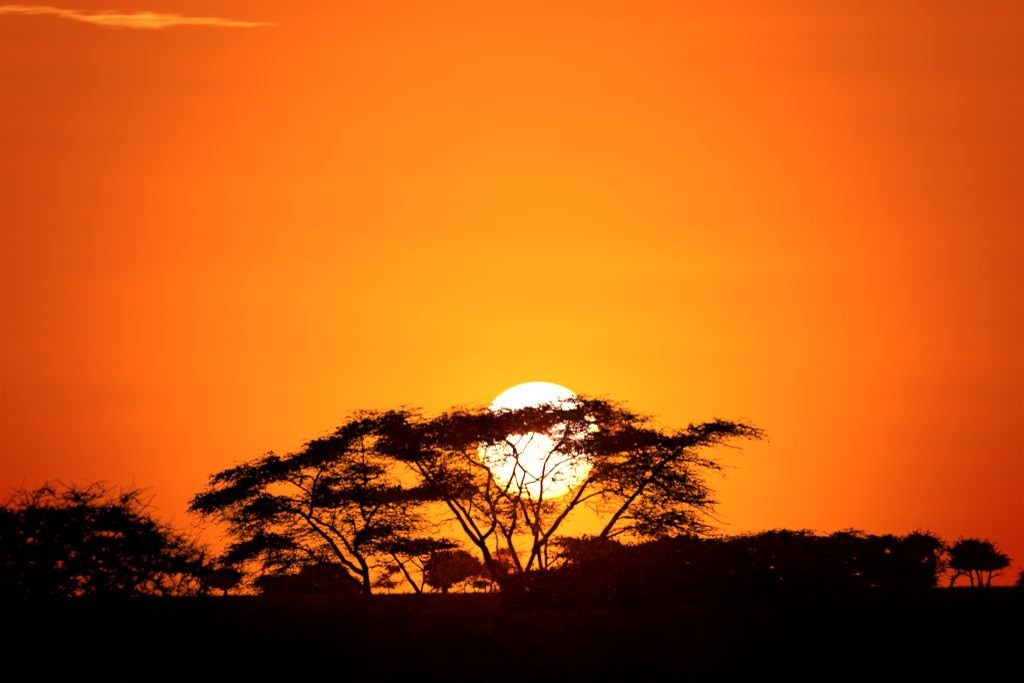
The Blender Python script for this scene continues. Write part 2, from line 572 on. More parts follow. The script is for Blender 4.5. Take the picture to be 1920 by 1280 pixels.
PLANTS = [
dict(name="acacia_tree", label="wide acacia left of centre with one forked trunk and layered sprays sloping down left", cat="tree", loc=[-8.15, 700], xc=-0.12, hw=9.89, tilt=24, ls=1.0, soft=0, spiky=0, bare=0,
  limbs=[["trunk",0.301,0.144,[[-0.0,-0.15],[-0.1,1.98],[-0.18,2.67],[-0.23,3.42],[-0.5,3.93],[-0.76,4.29]]],
   ["limb",0.125,0.084,[[-0.76,4.29],[-0.76,4.95],[-0.66,5.25],[-0.27,5.57],[-0.09,5.93],[0.13,6.41],[0.4,6.8],[0.86,7.24],[1.34,7.5]]],
   ["limb",0.081,0.039,[[-0.11,6.08],[-0.29,6.38],[-0.41,6.86],[-0.34,7.46],[-0.06,8.36],[-0.2,9.14],[-0.28,9.77],[-0.37,10.22],[-0.33,10.79]]],
   ["limb",0.169,0.054,[[-0.24,3.06],[-0.77,3.36],[-1.1,3.64],[-1.46,3.85],[-1.69,4.21],[-1.96,4.61],[-2.22,4.97],[-2.55,5.27],[-3.0,5.67],[-3.35,6.0],[-3.47,6.18],[-3.77,6.45],[-4.12,6.64],[-4.75,6.7],[-5.41,6.62],[-6.1,6.36],[-6.77,6.1]]],
   ["limb",0.11,0.046,[[-3.44,6.18],[-3.29,6.42],[-3.19,6.99],[-3.09,7.64],[-3.0,8.06],[-2.97,8.39],[-2.69,8.87],[-2.33,9.28],[-2.05,9.52],[-1.51,9.81]]],
   ["limb",0.066,0.031,[[-2.97,8.39],[-3.23,8.57],[-3.59,8.64],[-4.28,8.53],[-5.12,8.57]]],
   ["limb",0.066,0.039,[[-3.1,7.43],[-3.33,7.65],[-3.69,7.86],[-4.08,8.1],[-4.38,8.26],[-4.82,8.41],[-5.27,8.36],[-6.02,8.19]]],
   ["limb",0.066,0.031,[[-3.16,7.14],[-3.85,7.29],[-4.74,7.39],[-5.4,7.55],[-6.09,7.77],[-6.51,7.86],[-7.05,7.9],[-7.86,7.85],[-8.76,7.71],[-9.39,7.42]]],
   ["limb",0.11,0.069,[[-0.76,4.23],[-1.12,4.51],[-1.38,5.02],[-1.74,5.38],[-2.1,5.69],[-2.39,5.87],[-2.75,6.02],[-2.99,6.23],[-3.29,6.36]]],
   ["limb",0.052,0.031,[[-2.1,5.81],[-2.0,6.31],[-1.81,6.91]]],
   ["limb",0.059,0.031,[[-0.72,5.37],[-0.84,5.76],[-0.92,6.15],[-1.16,6.48],[-1.36,6.82]]],
   ["limb",0.11,0.031,[[-0.28,2.28],[-0.84,2.68],[-1.23,3.01],[-1.67,3.37],[-2.12,3.65],[-2.75,3.78],[-3.01,3.99],[-3.37,4.35],[-3.91,4.6],[-4.56,4.72],[-5.67,4.71],[-6.54,4.48],[-7.45,4.13]]],
   ["limb",0.059,0.031,[[-3.07,4.02],[-3.28,3.99],[-3.91,4.06],[-4.57,3.98],[-5.23,3.8],[-5.9,3.45]]]],
  sprays=[[0.95,[[-9.05,8.32],[-8.42,8.8],[-7.84,9.02],[-7.4,8.97],[-7.13,9.19],[-6.51,9.09],[-5.84,9.17],[-5.56,9.79],[-5.25,9.7],[-5.03,9.47],[-4.28,9.6],[-3.61,9.86],[-3.02,10.43],[-2.1,10.64],[-2.11,9.8],[-2.94,9.63],[-3.84,9.06],[-4.82,8.76],[-5.62,8.72],[-6.15,8.73],[-6.51,8.51],[-7.04,8.78],[-7.84,8.79],[-8.51,8.44]]],
   [0.35,[[-7.31,9.01],[-7.13,9.27],[-6.59,9.36],[-5.92,9.53],[-5.56,9.83],[-5.48,9.3],[-6.06,9.13]]],
   [0.3,[[-5.03,9.52],[-4.27,9.73],[-3.56,10.08],[-3.02,10.43],[-3.38,9.9],[-4.28,9.55]]],
   [0.45,[[-6.96,8.52],[-6.15,8.73],[-4.95,8.72],[-4.11,8.71],[-3.93,8.48],[-4.96,8.36],[-5.62,8.28],[-6.51,8.33],[-7.05,8.21],[-8.03,7.99],[-7.85,8.3]]],
   [0.22,[[-8.02,8.75],[-7.13,8.74],[-6.51,8.51],[-6.96,8.29],[-7.85,8.21]]],
   [0.95,[[-9.24,7.52],[-8.65,7.87],[-8.03,7.99],[-7.32,8.21],[-6.87,8.43],[-6.42,8.6],[-6.25,8.46],[-6.69,8.16],[-7.05,7.89],[-6.3,7.8],[-6.97,7.49]]],
   [0.4,[[-6.96,8.12],[-6.07,8.42],[-5.18,8.5],[-5.27,8.27],[-6.07,8.02],[-6.74,7.89]]],
   [0.55,[[-3.93,9.02],[-2.94,9.63],[-2.11,9.8],[-2.11,9.48],[-2.72,9.05],[-3.39,9.1]]],
   [0.12,[[-2.86,8.74],[-2.12,9.17],[-2.14,7.48],[-3.23,7.5]]],
   [0.8,[[-2.69,8.33],[-2.13,8.51],[-2.14,7.48],[-2.83,7.49]]],
   [0.5,[[-3.4,8.03],[-3.04,8.38],[-3.0,7.85]]],
   [0.97,[[-2.7,10.51],[-1.9,10.73],[-1.45,11.12],[-0.91,11.43],[-0.37,11.78],[0.2,11.68],[0.51,11.37],[-0.03,11.06],[-0.47,10.8],[-0.92,10.41],[-1.28,9.96],[-1.82,9.88],[-2.71,9.62]]],
   [0.35,[[-0.59,12.0],[0.08,12.31],[0.52,12.12],[0.69,11.86],[0.16,11.82],[-0.37,11.78],[-0.91,11.45]]],
   [0.6,[[-2.39,11.04],[-2.03,11.09],[-1.45,11.12],[-1.81,10.77],[-2.17,10.82]]],
   [0.18,[[-2.0,9.88],[-1.28,9.96],[-0.39,10.31],[-0.4,9.78],[-0.93,9.92],[-1.82,9.61]]],
   [0.5,[[-2.71,9.67],[-2.0,9.75],[-1.24,9.65],[-0.49,9.51],[-0.71,9.42],[-1.83,9.35],[-2.72,9.36]]],
   [0.2,[[-2.72,9.36],[-0.31,9.46],[-0.32,9.15],[-1.83,8.72],[-2.72,8.56]]],
   [0.85,[[-1.61,8.77],[-0.94,9.07],[-0.31,9.2],[0.97,9.14],[1.11,9.05],[0.39,8.83],[0.12,8.44],[-0.32,8.71],[-1.39,8.5]]],
   [0.7,[[-2.73,8.33],[-2.06,8.5],[-0.32,8.53],[0.12,8.26],[-0.24,7.99],[0.38,7.9],[0.96,7.85],[0.38,7.41],[-2.74,7.44]]],
   [0.2,[[0.17,8.44],[0.61,8.74],[1.73,8.6],[1.06,8.43]]],
   [0.25,[[0.16,8.26],[0.83,8.12],[0.96,7.85],[0.29,7.9]]],
   [0.8,[[-2.73,7.64],[-0.6,7.62],[-0.43,7.04],[-1.63,6.96],[-2.74,6.8]]],
   [0.9,[[-0.6,7.62],[1.27,7.55],[1.27,7.24],[0.64,7.11],[0.37,6.89],[-0.34,7.12]]],
   [0.33,[[-0.87,6.95],[0.19,6.94],[1.26,7.15],[2.6,7.09],[1.71,6.88],[1.52,6.48],[0.37,6.54],[-0.08,6.36],[-0.61,6.55]]],
   [0.7,[[-1.5,6.16],[-0.88,6.28],[-0.26,6.19],[-0.26,5.97],[-0.88,5.97],[-2.09,5.9],[-2.08,6.08]]],
   [0.13,[[-2.74,6.8],[-1.63,6.92],[-0.97,6.29],[-1.42,6.11],[-2.08,6.16],[-2.75,6.17]]],
   [0.6,[[0.1,6.27],[1.25,6.3],[2.5,6.34],[2.99,6.24],[2.59,6.07],[1.47,5.95],[1.07,5.73],[0.54,5.69],[0.27,5.65],[0.0,5.7],[0.63,5.91],[0.1,6.14]]],
   [0.9,[[-0.09,5.65],[0.89,5.82],[1.16,5.64],[0.62,5.29],[0.62,5.11],[-0.09,4.94],[-0.67,4.95],[-0.63,5.17],[-0.27,5.39]]],
   [0.3,[[1.16,5.64],[2.05,5.94],[2.99,5.93],[2.58,5.44],[2.22,5.36],[2.13,4.96],[0.93,4.93],[0.62,5.11]]],
   [0.75,[[-0.67,4.95],[0.71,4.93],[0.61,4.49],[-0.01,4.32],[-0.68,4.33]]],
   [0.25,[[-2.76,5.15],[-1.88,4.87],[-1.43,4.87],[-0.86,4.24],[-1.66,4.25],[-1.88,4.34],[-2.78,3.86]]],
   [0.5,[[-2.77,4.62],[-2.06,4.52],[-1.71,3.8],[-2.78,3.86]]],
   [0.18,[[-0.1,4.32],[1.05,4.26],[1.58,3.85],[0.33,3.29],[-0.02,3.61]]],
   [0.1,[[-2.09,5.76],[-0.84,5.97],[-0.26,5.7],[-0.8,5.31],[-0.81,4.5],[-1.3,4.95]]],
   [0.92,[[-10.13,6.92],[-9.37,7.63],[-9.06,7.71],[-7.14,7.69],[-7.41,7.43],[-8.04,7.26],[-8.58,6.99],[-9.29,6.82],[-9.73,6.87]]],
   [0.3,[[-9.29,6.82],[-8.58,6.99],[-7.41,7.43],[-6.97,7.11],[-6.89,6.8],[-7.78,6.54],[-8.53,6.59]]],
   [0.2,[[-10.14,6.21],[-9.29,6.74],[-9.16,6.69],[-9.83,6.21]]],
   [0.2,[[-9.74,5.9],[-8.67,6.6],[-8.54,6.5],[-9.43,5.8]]],
   [0.92,[[-6.89,6.93],[-6.53,7.24],[-5.86,7.32],[-4.74,7.44],[-4.48,7.3],[-4.97,7.18],[-5.64,6.92],[-6.53,6.7]]],
   [0.85,[[-5.01,7.13],[-3.86,7.16],[-3.91,6.59],[-4.98,6.55],[-5.65,6.38],[-6.09,6.57],[-5.42,6.87]]],
   [0.4,[[-7.87,6.23],[-6.89,6.75],[-5.64,6.78],[-4.98,6.55],[-5.87,6.21],[-6.54,5.95],[-7.25,5.87],[-8.05,5.88]]],
   [0.25,[[-8.06,5.61],[-6.54,5.95],[-4.75,6.51],[-4.09,6.37],[-3.6,5.96],[-4.76,5.66],[-4.99,5.35],[-6.32,5.46],[-7.44,5.38],[-7.97,5.3]]],
   [0.5,[[-4.32,5.7],[-3.43,5.78],[-2.54,5.24],[-2.99,5.15],[-3.88,4.9],[-4.24,4.99],[-4.86,5.17],[-4.63,5.57]]],
   [0.2,[[-7.89,4.76],[-6.55,5.19],[-6.37,5.41],[-7.44,5.2],[-7.8,5.03]]],
   [0.95,[[-8.88,3.75],[-8.07,4.19],[-7.35,4.8],[-6.64,5.1],[-6.28,5.37],[-5.75,5.41],[-4.86,5.22],[-4.33,4.9],[-4.15,4.76],[-5.0,4.73],[-6.11,4.83],[-6.65,4.39],[-7.18,4.13],[-7.72,3.92],[-8.34,3.83]]],
   [0.6,[[-5.84,4.7],[-5.0,4.77],[-4.33,4.81],[-3.66,4.58],[-3.09,4.13],[-3.44,4.27],[-4.33,4.46],[-5.45,4.38]]],
   [0.4,[[-8.61,3.48],[-7.72,3.92],[-6.65,4.39],[-5.44,4.65],[-5.31,4.38],[-5.85,4.16],[-6.56,4.12],[-7.1,3.69],[-7.73,3.34]]],
   [0.85,[[-5.67,4.16],[-5.0,4.29],[-4.56,4.06],[-3.23,3.95],[-4.12,3.87],[-4.61,3.61],[-4.83,3.3],[-5.32,3.22],[-5.01,3.71],[-5.9,3.76],[-5.98,4.03]]],
   [0.35,[[-6.48,3.5],[-5.23,3.67],[-4.87,3.75],[-4.92,3.39],[-5.46,3.05],[-6.57,3.01],[-6.21,3.23]]],
   [0.28,[[-4.16,3.83],[-3.0,3.95],[-2.92,3.73],[-3.72,3.56],[-3.99,3.21],[-4.53,2.9],[-4.61,3.26]]],
   [0.25,[[-7.28,2.98],[-6.39,2.97],[-6.58,2.7],[-7.56,2.4],[-7.47,2.18],[-5.91,2.16],[-6.13,2.43],[-6.76,2.53]]],
   [0.3,[[-3.05,7.38],[-2.14,7.63],[-2.14,6.83],[-2.97,7.02]]],
   [0.8,[[-2.74,7.37],[-2.14,7.46],[-2.14,6.88],[-2.84,6.93]]],
   [0.13,[[-7.84,6.95],[-5.12,8.42],[-3.02,8.99],[-0.91,10.17],[-0.01,9.86],[2.07,8.33],[2.95,6.53],[2.93,5.33],[0.83,4.45],[-2.78,3.6],[-6.37,3.64],[-7.56,4.85]]]],
  gaps=[[[-1.58,8.25],[-0.89,8.3],[-0.95,7.98],[-1.53,7.99]],
   [[-2.05,8.15],[-1.63,8.09],[-1.63,7.61],[-2.01,7.67]],
   [[-5.74,5.73],[-5.21,5.94],[-4.51,5.67],[-4.95,5.3],[-5.64,5.52]],
   [[-7.32,3.42],[-6.83,3.84],[-5.98,4.05],[-5.93,3.78],[-6.68,3.31]],
   [[-6.33,3.2],[-5.52,3.67],[-4.93,3.77],[-5.8,2.98]],
   [[-3.79,9.09],[-2.99,9.08],[-2.88,8.92],[-3.21,8.65],[-3.52,8.82]],
   [[-6.01,7.97],[-4.72,8.38],[-4.09,8.11],[-3.34,7.62],[-5.8,7.7]]]),
dict(name="acacia_tree", label="tallest flat topped acacia with many stems standing right in front of the sun", cat="tree", loc=[0.06, 706], xc=0.51, hw=8.16, tilt=10, ls=1.0, soft=0, spiky=0, bare=0,
  limbs=[["trunk",0.393,0.19,[[-0.18,-0.15],[-0.35,1.22],[-0.55,2.04],[-1.0,2.83],[-1.44,3.56],[-1.62,4.17],[-1.79,4.53]]],
   ["limb",0.185,0.054,[[-1.79,4.53],[-2.12,4.81],[-2.39,5.17],[-2.72,5.57],[-3.07,6.18],[-3.64,6.97],[-4.03,7.52],[-4.29,7.83],[-4.74,8.37],[-5.19,8.86],[-5.43,9.2],[-5.7,9.59],[-6.08,9.99],[-6.77,10.82],[-7.3,11.73]]],
   ["limb",0.126,0.047,[[-1.79,4.71],[-1.97,5.17],[-2.29,5.66],[-2.65,6.27],[-2.98,6.72],[-3.42,7.24],[-3.84,7.64],[-4.29,8.28],[-4.74,8.86],[-5.18,9.41],[-5.63,9.81],[-6.17,10.14],[-6.53,10.96],[-6.4,11.87]]],
   ["limb",0.052,0.039,[[-5.07,8.68],[-5.25,8.74],[-5.55,8.93],[-5.91,9.26],[-6.36,9.54],[-6.75,9.73],[-7.53,9.98],[-8.29,10.29]]],
   ["limb",0.067,0.039,[[-2.59,6.17],[-2.49,6.78],[-2.52,7.32],[-2.54,8.2],[-2.53,8.89],[-2.55,9.47]]],
   ["limb",0.141,0.07,[[-1.91,4.9],[-1.54,5.26],[-1.27,5.55],[-1.08,5.92],[-1.17,6.28],[-1.26,6.67],[-1.4,7.01],[-1.52,7.58],[-1.45,8.25],[-1.41,8.73],[-1.68,9.0],[-2.1,9.19],[-2.49,9.47],[-2.7,9.77],[-3.03,10.14],[-3.45,10.54]]],
   ["limb",0.096,0.062,[[-1.23,6.64],[-1.04,7.12],[-0.7,7.48],[-0.49,7.87],[-0.21,8.53],[-0.02,9.14],[0.08,9.47],[0.05,9.83],[-0.07,10.2],[-0.46,10.56],[-1.03,10.81]]],
   ["limb",0.067,0.054,[[-0.7,7.48],[-1.06,8.09],[-1.38,8.7]]],
   ["limb",0.074,0.07,[[-0.67,7.54],[-0.37,7.36],[0.02,7.11]]],
   ["limb",0.067,0.032,[[-1.23,6.52],[-1.52,7.01],[-1.79,7.46],[-1.97,7.68],[-2.27,7.98],[-2.69,8.35]]],
   ["limb",0.059,0.039,[[-1.2,5.86],[-1.59,6.43],[-1.86,6.65],[-2.22,7.02],[-2.58,7.44]]],
   ["limb",0.04,0.032,[[-1.27,5.8],[-1.87,6.08],[-2.47,6.26]]],
   ["limb",0.2,0.054,[[0.3,-0.14],[0.44,1.97],[0.37,3.09],[0.22,3.54],[-0.04,4.15],[-0.25,4.79],[-0.34,5.09],[-0.12,5.69],[0.04,6.33],[0.02,6.81],[0.14,7.17],[0.33,7.59],[0.42,8.04],[0.55,8.59],[0.64,8.89],[0.34,9.16],[0.17,9.56],[-0.01,9.74],[-0.07,10.2],[-0.46,10.56]]],
   ["limb",0.111,0.085,[[-0.34,5.06],[-0.49,5.24],[-0.69,5.64],[-0.99,6.07]]],
   ["limb",0.126,0.1,[[1.12,5.23],[1.0,5.62],[0.79,5.98],[0.59,6.41],[0.41,6.9],[0.26,7.29]]],
   ["limb",0.185,0.054,[[0.13,0.76],[0.64,3.18],[0.89,3.87],[1.08,4.5],[1.18,5.13],[1.15,5.77],[1.25,6.43],[1.35,7.01],[1.48,7.67],[1.48,8.21],[1.58,8.57],[1.67,9.03],[1.86,9.51],[2.14,9.9],[2.54,10.41],[2.99,10.92],[3.15,11.61],[3.28,12.21]]],
   ["limb",0.082,0.054,[[1.19,6.13],[1.16,6.25],[0.92,6.89],[0.75,7.56],[0.58,8.16]]],
   ["limb",0.074,0.054,[[0.36,7.8],[0.18,8.32],[0.07,8.89],[0.07,9.29]]],
   ["limb",0.067,0.054,[[0.51,8.1],[1.0,8.22],[1.39,8.4],[1.58,8.57]]],
   ["limb",0.059,0.054,[[1.42,8.24],[0.94,8.61],[0.55,8.98],[0.26,9.32],[0.17,9.71],[-0.04,10.19]]],
   ["limb",0.082,0.039,[[1.54,8.33],[2.0,8.84],[2.31,9.14],[2.77,9.47],[3.34,9.67],[4.1,9.94]]],
   ["limb",0.045,0.032,[[1.47,7.46],[1.63,7.64],[1.99,8.06],[2.3,8.69],[2.67,9.02],[3.34,9.25]]],
   ["limb",0.043,0.03,[[0.1,9.35],[0.26,9.62],[0.53,9.77],[0.87,10.18],[0.87,10.55],[1.15,10.97]]],
   ["limb",0.037,0.027,[[0.4,9.13],[0.65,9.28],[0.77,9.73],[1.2,9.88],[1.45,10.36],[1.87,10.6]]],
   ["limb",0.067,0.047,[[0.05,9.74],[0.23,9.95],[0.54,10.13],[0.81,10.61],[1.09,10.79],[1.21,11.21]]],
   ["limb",0.074,0.047,[[-0.07,10.13],[0.08,10.25],[0.45,10.73],[0.7,11.09],[0.85,11.39]]],
   ["limb",0.037,0.027,[[0.64,8.86],[0.95,9.04],[1.25,9.45],[1.62,9.57],[1.99,9.99]]],
   ["limb",0.037,0.03,[[1.06,10.73],[1.47,10.18],[1.86,9.75]]],
   ["limb",0.04,0.029,[[-1.71,9.04],[-1.77,9.64],[-1.46,10.21],[-1.21,10.45]]],
   ["limb",0.2,0.054,[[1.04,4.2],[1.29,4.56],[1.69,4.95],[2.08,5.4],[2.48,5.97],[3.01,6.62],[3.46,7.13],[3.74,7.55],[4.17,8.24],[4.63,8.63],[5.27,8.84],[5.94,9.13],[6.57,9.42],[6.94,9.75],[7.04,10.18]]],
   ["limb",0.141,0.115,[[1.23,1.66],[1.42,2.56],[1.43,3.53],[1.35,4.23],[1.23,4.68]]],
   ["limb",0.096,0.085,[[1.47,2.26],[1.67,3.62],[1.68,4.46],[1.81,4.98]]],
   ["limb",0.096,0.07,[[1.69,4.98],[1.63,5.13],[1.45,5.52],[1.21,5.95]]],
   ["limb",0.082,0.039,[[3.4,6.95],[3.98,7.22],[4.53,7.45],[4.98,7.66],[5.59,7.62],[6.25,7.71]]],
   ["limb",0.045,0.032,[[3.16,6.8],[3.13,6.93],[3.22,7.26],[3.23,7.62],[3.05,7.98]]],
   ["limb",0.082,0.047,[[4.2,8.18],[4.44,8.27],[4.9,8.51],[5.45,8.56]]],
   ["limb",0.043,0.027,[[1.24,5.89],[1.46,6.28],[1.7,6.49]]],
   ["limb",0.089,0.054,[[-0.22,1.68],[-0.57,2.83],[-0.86,3.8],[-1.01,4.55],[-1.09,5.16],[-1.21,5.52]]]],
  sprays=[[0.97,[[-7.58,12.17],[-7.08,12.21],[-6.68,11.8],[-6.28,11.43],[-5.66,11.16],[-5.34,11.42],[-4.8,11.55],[-3.81,11.72],[-2.53,11.84],[-2.54,10.58],[-3.38,10.41],[-4.01,10.33],[-4.81,10.38],[-5.67,10.35],[-5.71,10.08],[-4.55,10.07],[-4.55,9.89],[-5.09,9.62],[-5.54,9.63],[-6.53,9.69],[-6.79,9.82],[-7.42,9.97],[-7.87,10.19],[-7.96,10.38],[-7.6,10.33],[-7.33,10.19],[-7.6,10.46],[-7.91,10.55],[-7.95,10.73],[-7.64,10.82],[-7.95,11.18],[-7.94,11.45],[-7.58,11.76]]],
   [0.5,[[-7.13,12.21],[-6.81,12.38],[-6.14,12.28],[-5.69,12.28],[-5.11,12.41],[-5.15,12.32],[-5.69,12.14],[-6.28,11.88],[-6.73,11.98]]],
   [0.6,[[-6.28,11.75],[-5.83,11.92],[-5.07,11.91],[-5.11,11.73],[-5.83,11.7],[-6.15,11.43],[-6.42,11.48]]],
   [0.4,[[-6.24,11.43],[-5.61,11.47],[-5.16,11.55],[-5.61,11.07]]],
   [0.4,[[-4.3,11.86],[-3.63,12.26],[-2.99,12.52],[-2.52,12.47],[-2.53,11.84],[-3.81,11.72]]],
   [0.4,[[-8.49,10.34],[-7.87,10.37],[-7.42,9.97],[-6.79,9.82],[-6.48,9.64],[-6.98,9.56],[-7.69,9.7],[-8.32,10.11]]],
   [0.28,[[-5.18,9.45],[-4.51,9.89],[-3.38,10.23],[-2.55,10.04],[-2.94,9.73],[-3.39,9.38],[-3.84,9.03],[-4.74,9.17]]],
   [0.15,[[-7.87,9.52],[-6.98,9.51],[-6.08,9.28],[-6.53,9.15]]],
   [0.4,[[-4.55,10.29],[-3.38,10.37],[-2.93,10.23],[-3.83,10.06],[-4.55,9.98]]],
   [0.75,[[-5.02,8.19],[-4.74,8.9],[-3.84,9.03],[-2.56,8.88],[-2.58,7.4],[-3.05,7.4],[-3.68,7.41],[-4.3,7.82],[-4.75,7.92]]],
   [0.9,[[-7.31,7.9],[-6.32,7.8],[-5.65,8.02],[-4.88,8.14],[-4.3,7.91],[-4.04,7.41],[-7.45,7.45]]],
   [0.3,[[-6.32,7.84],[-5.65,8.15],[-5.02,8.28],[-5.2,8.1]]],
   [0.85,[[-7.63,7.65],[-4.31,7.61],[-4.04,7.43],[-4.58,7.3],[-5.21,7.31],[-6.55,7.24],[-7.0,7.29]]],
   [0.3,[[-7.0,7.2],[-4.76,7.3],[-4.54,6.9],[-5.66,7.14],[-6.74,6.92]]],
   [0.08,[[-5.22,6.1],[-3.2,6.43],[-3.25,6.12],[-4.56,5.28],[-5.23,5.11]]],
   [0.5,[[-3.41,7.6],[-2.57,7.59],[-2.58,7.15],[-3.06,7.15]]],
   [1.0,[[-3.13,11.8],[-1.33,12.01],[0.01,12.12],[0.91,12.38],[1.81,12.33],[2.71,12.14],[3.6,12.26],[4.28,12.44],[4.73,12.65],[5.34,12.51],[5.34,12.2],[4.5,12.12],[3.6,11.81],[2.92,11.6],[2.25,11.56],[1.58,11.34],[1.35,11.12],[0.54,11.18],[-0.63,10.83],[-0.9,10.65],[-2.02,10.62],[-3.15,10.32]]],
   [0.5700000000000001,[[-3.12,12.47],[-2.59,12.47],[-1.55,12.5],[-0.97,12.49],[0.02,12.53],[0.69,12.48],[0.91,12.38],[0.01,12.12],[-1.33,12.01],[-3.13,11.8]]],
   [0.67,[[1.14,12.7],[1.82,12.82],[2.63,13.04],[3.61,13.03],[4.51,12.93],[5.27,12.69],[4.73,12.61],[4.28,12.44],[3.16,12.22],[2.26,12.23],[1.81,12.33]]],
   [0.62,[[1.58,11.34],[2.92,11.6],[3.15,11.77],[4.05,12.03],[4.28,12.12],[5.33,12.06],[5.32,11.08],[4.71,10.95],[4.03,10.6],[3.49,10.2],[2.68,10.21],[2.6,10.48],[1.88,10.71],[1.89,10.98],[1.35,11.12]]],
   [0.8,[[2.68,10.21],[3.59,10.6],[4.49,10.95],[5.32,10.99],[5.31,9.69],[4.47,9.79],[3.58,9.8],[2.68,9.81],[2.01,9.72],[2.05,9.99]]],
   [0.52,[[2.01,9.72],[3.58,9.8],[5.31,9.78],[5.3,9.06],[4.55,8.98],[4.02,9.25],[3.57,9.57],[2.9,9.58],[2.45,9.31],[1.87,9.37]]],
   [0.52,[[4.55,8.98],[5.3,9.15],[5.29,8.25],[4.64,8.26]]],
   [0.5700000000000001,[[-3.15,10.32],[-2.02,10.58],[-0.63,10.52],[-0.1,10.29],[-0.64,10.29],[-1.35,10.26],[-2.21,10.04],[-2.79,9.96]]],
   [0.28,[[-1.72,9.59],[-0.91,10.25],[-0.19,9.93],[-0.2,9.21],[-1.46,9.13]]],
   [0.28,[[2.45,9.09],[3.57,9.39],[4.24,9.07],[4.01,8.62],[2.66,8.55]]],
   [0.28,[[1.77,8.38],[4.24,8.62],[3.55,7.6],[1.76,7.57]]],
   [0.6,[[-3.16,8.88],[-2.54,8.88],[-2.23,8.47],[-2.45,8.2],[-2.1,7.84],[-2.28,7.44],[-3.18,7.45]]],
   [0.25,[[-2.45,8.25],[-1.65,7.88],[-1.56,7.61],[-2.1,7.57]]],
   [0.3,[[-2.62,9.51],[-2.12,9.86],[-1.77,9.23],[-2.26,9.37]]],
   [0.2,[[-1.03,6.86],[-0.13,6.98],[-0.05,6.44],[-0.68,6.05],[-1.0,6.23]]],
   [0.62,[[-0.68,6.77],[-0.32,6.67],[-0.5,6.54]]],
   [0.28,[[0.23,7.29],[1.3,7.28],[2.29,6.87],[1.3,6.74],[0.49,6.44]]],
   [0.25,[[-3.18,7.47],[-2.46,7.59],[-1.7,7.58],[-1.31,6.5],[-1.58,6.42],[-2.29,7.01]]],
   [0.12,[[-2.29,7.01],[-1.31,5.88],[-2.75,5.98]]],
   [0.12,[[-1.04,5.87],[-0.33,5.86],[-0.42,5.24],[-0.97,4.44]]],
   [0.12,[[0.12,5.59],[0.83,5.22],[0.83,4.68],[0.29,5.05]]],
   [0.25,[[4.08,6.94],[4.89,6.93],[5.27,6.65],[5.27,6.34],[4.79,6.34],[4.21,6.66]]],
   [0.75,[[4.74,12.74],[5.18,12.56],[5.86,12.42],[6.26,12.5],[6.44,12.28],[5.85,12.24],[7.06,11.95],[8.05,11.85],[6.97,11.73],[6.07,11.79],[5.63,12.06],[4.73,12.21]]],
   [0.5,[[4.73,12.21],[5.63,12.02],[6.07,11.79],[7.24,11.41],[6.7,11.42],[7.41,11.1],[7.77,10.91],[7.05,10.97],[6.07,11.29],[4.72,11.22],[4.73,11.76]]],
   [0.1,[[-5.88,9.29],[-3.45,10.48],[-1.94,9.85],[-1.36,7.73],[-1.99,5.62],[-4.1,6.55]]],
   [0.28,[[-1.94,9.85],[-0.15,8.32],[1.05,7.4],[-0.18,5.3],[-1.99,5.93]]],
   [0.28,[[-1.37,7.13],[2.86,7.08],[2.24,5.73],[-1.09,5.31]]],
   [0.2,[[4.23,8.27],[5.3,8.71],[7.11,9.15],[7.41,8.24],[6.49,7.34],[5.28,7.05]]]],
  gaps=[[[-7.17,7.74],[-6.63,7.68],[-6.8,7.47],[-7.17,7.47]],
   [[2.3,12.8],[2.68,12.79],[2.67,12.5],[2.3,12.5]],
   [[2.78,12.73],[3.51,12.75],[3.56,12.34],[2.83,12.35]],
   [[2.26,11.46],[2.96,11.61],[2.9,11.24],[2.31,11.24]],
   [[4.06,11.93],[4.66,12.09],[4.65,11.71],[4.17,11.72]],
   [[4.2,11.4],[4.82,11.5],[4.97,11.07],[4.54,11.08]],
   [[3.06,10.81],[3.9,11.07],[4.0,10.8],[3.17,10.59]],
   [[4.71,11.49],[4.87,11.32],[4.87,11.06],[4.7,11.0]],
   [[-0.48,10.75],[-0.05,10.86],[-0.16,10.53],[-0.43,10.54]],
   [[0.79,11.05],[1.11,11.05],[1.0,10.84],[0.78,10.89]]]),
dict(name="acacia_tree", label="acacia leaning right of the sun with one long level arm of leaves", cat="tree", loc=[3.09, 694], xc=1.78, hw=7.72, tilt=-14, ls=1.0, soft=0, spiky=0, bare=0,
  limbs=[["trunk",0.226,0.061,[[-0.12,-0.15],[0.26,1.64],[0.93,3.56],[1.66,4.83],[2.2,5.57],[2.56,6.1],[3.02,6.69],[3.47,7.13],[3.74,7.42],[4.22,7.98],[4.67,8.39],[5.06,8.92],[5.54,9.33],[5.99,9.59],[6.44,10.03],[7.1,10.35],[7.79,10.76],[8.45,11.08]]],
   ["limb",0.095,0.039,[[1.6,4.65],[1.81,4.77],[2.43,5.0],[3.0,5.23],[3.45,5.46],[4.19,5.63],[5.09,5.74],[5.74,5.61],[6.39,5.37],[6.83,4.98]]],
   ["limb",0.058,0.031,[[2.53,5.95],[3.01,6.09],[3.54,6.03],[3.99,5.9],[4.82,6.04],[5.77,6.15],[6.6,6.08]]],
   ["limb",0.058,0.031,[[1.72,4.83],[2.35,5.3],[2.86,5.56],[3.3,5.58],[3.77,5.46]]],
   ["limb",0.08,0.046,[[4.25,7.98],[4.04,8.22],[4.23,8.57],[4.32,8.93],[4.23,9.26],[4.12,9.76]]],
   ["limb",0.066,0.027,[[4.73,8.42],[5.53,8.2],[6.42,8.1],[7.31,7.77],[8.19,7.43]]],
   ["limb",0.066,0.027,[[5.54,9.3],[6.23,9.29],[6.88,9.23],[7.53,8.92],[8.42,8.73]]],
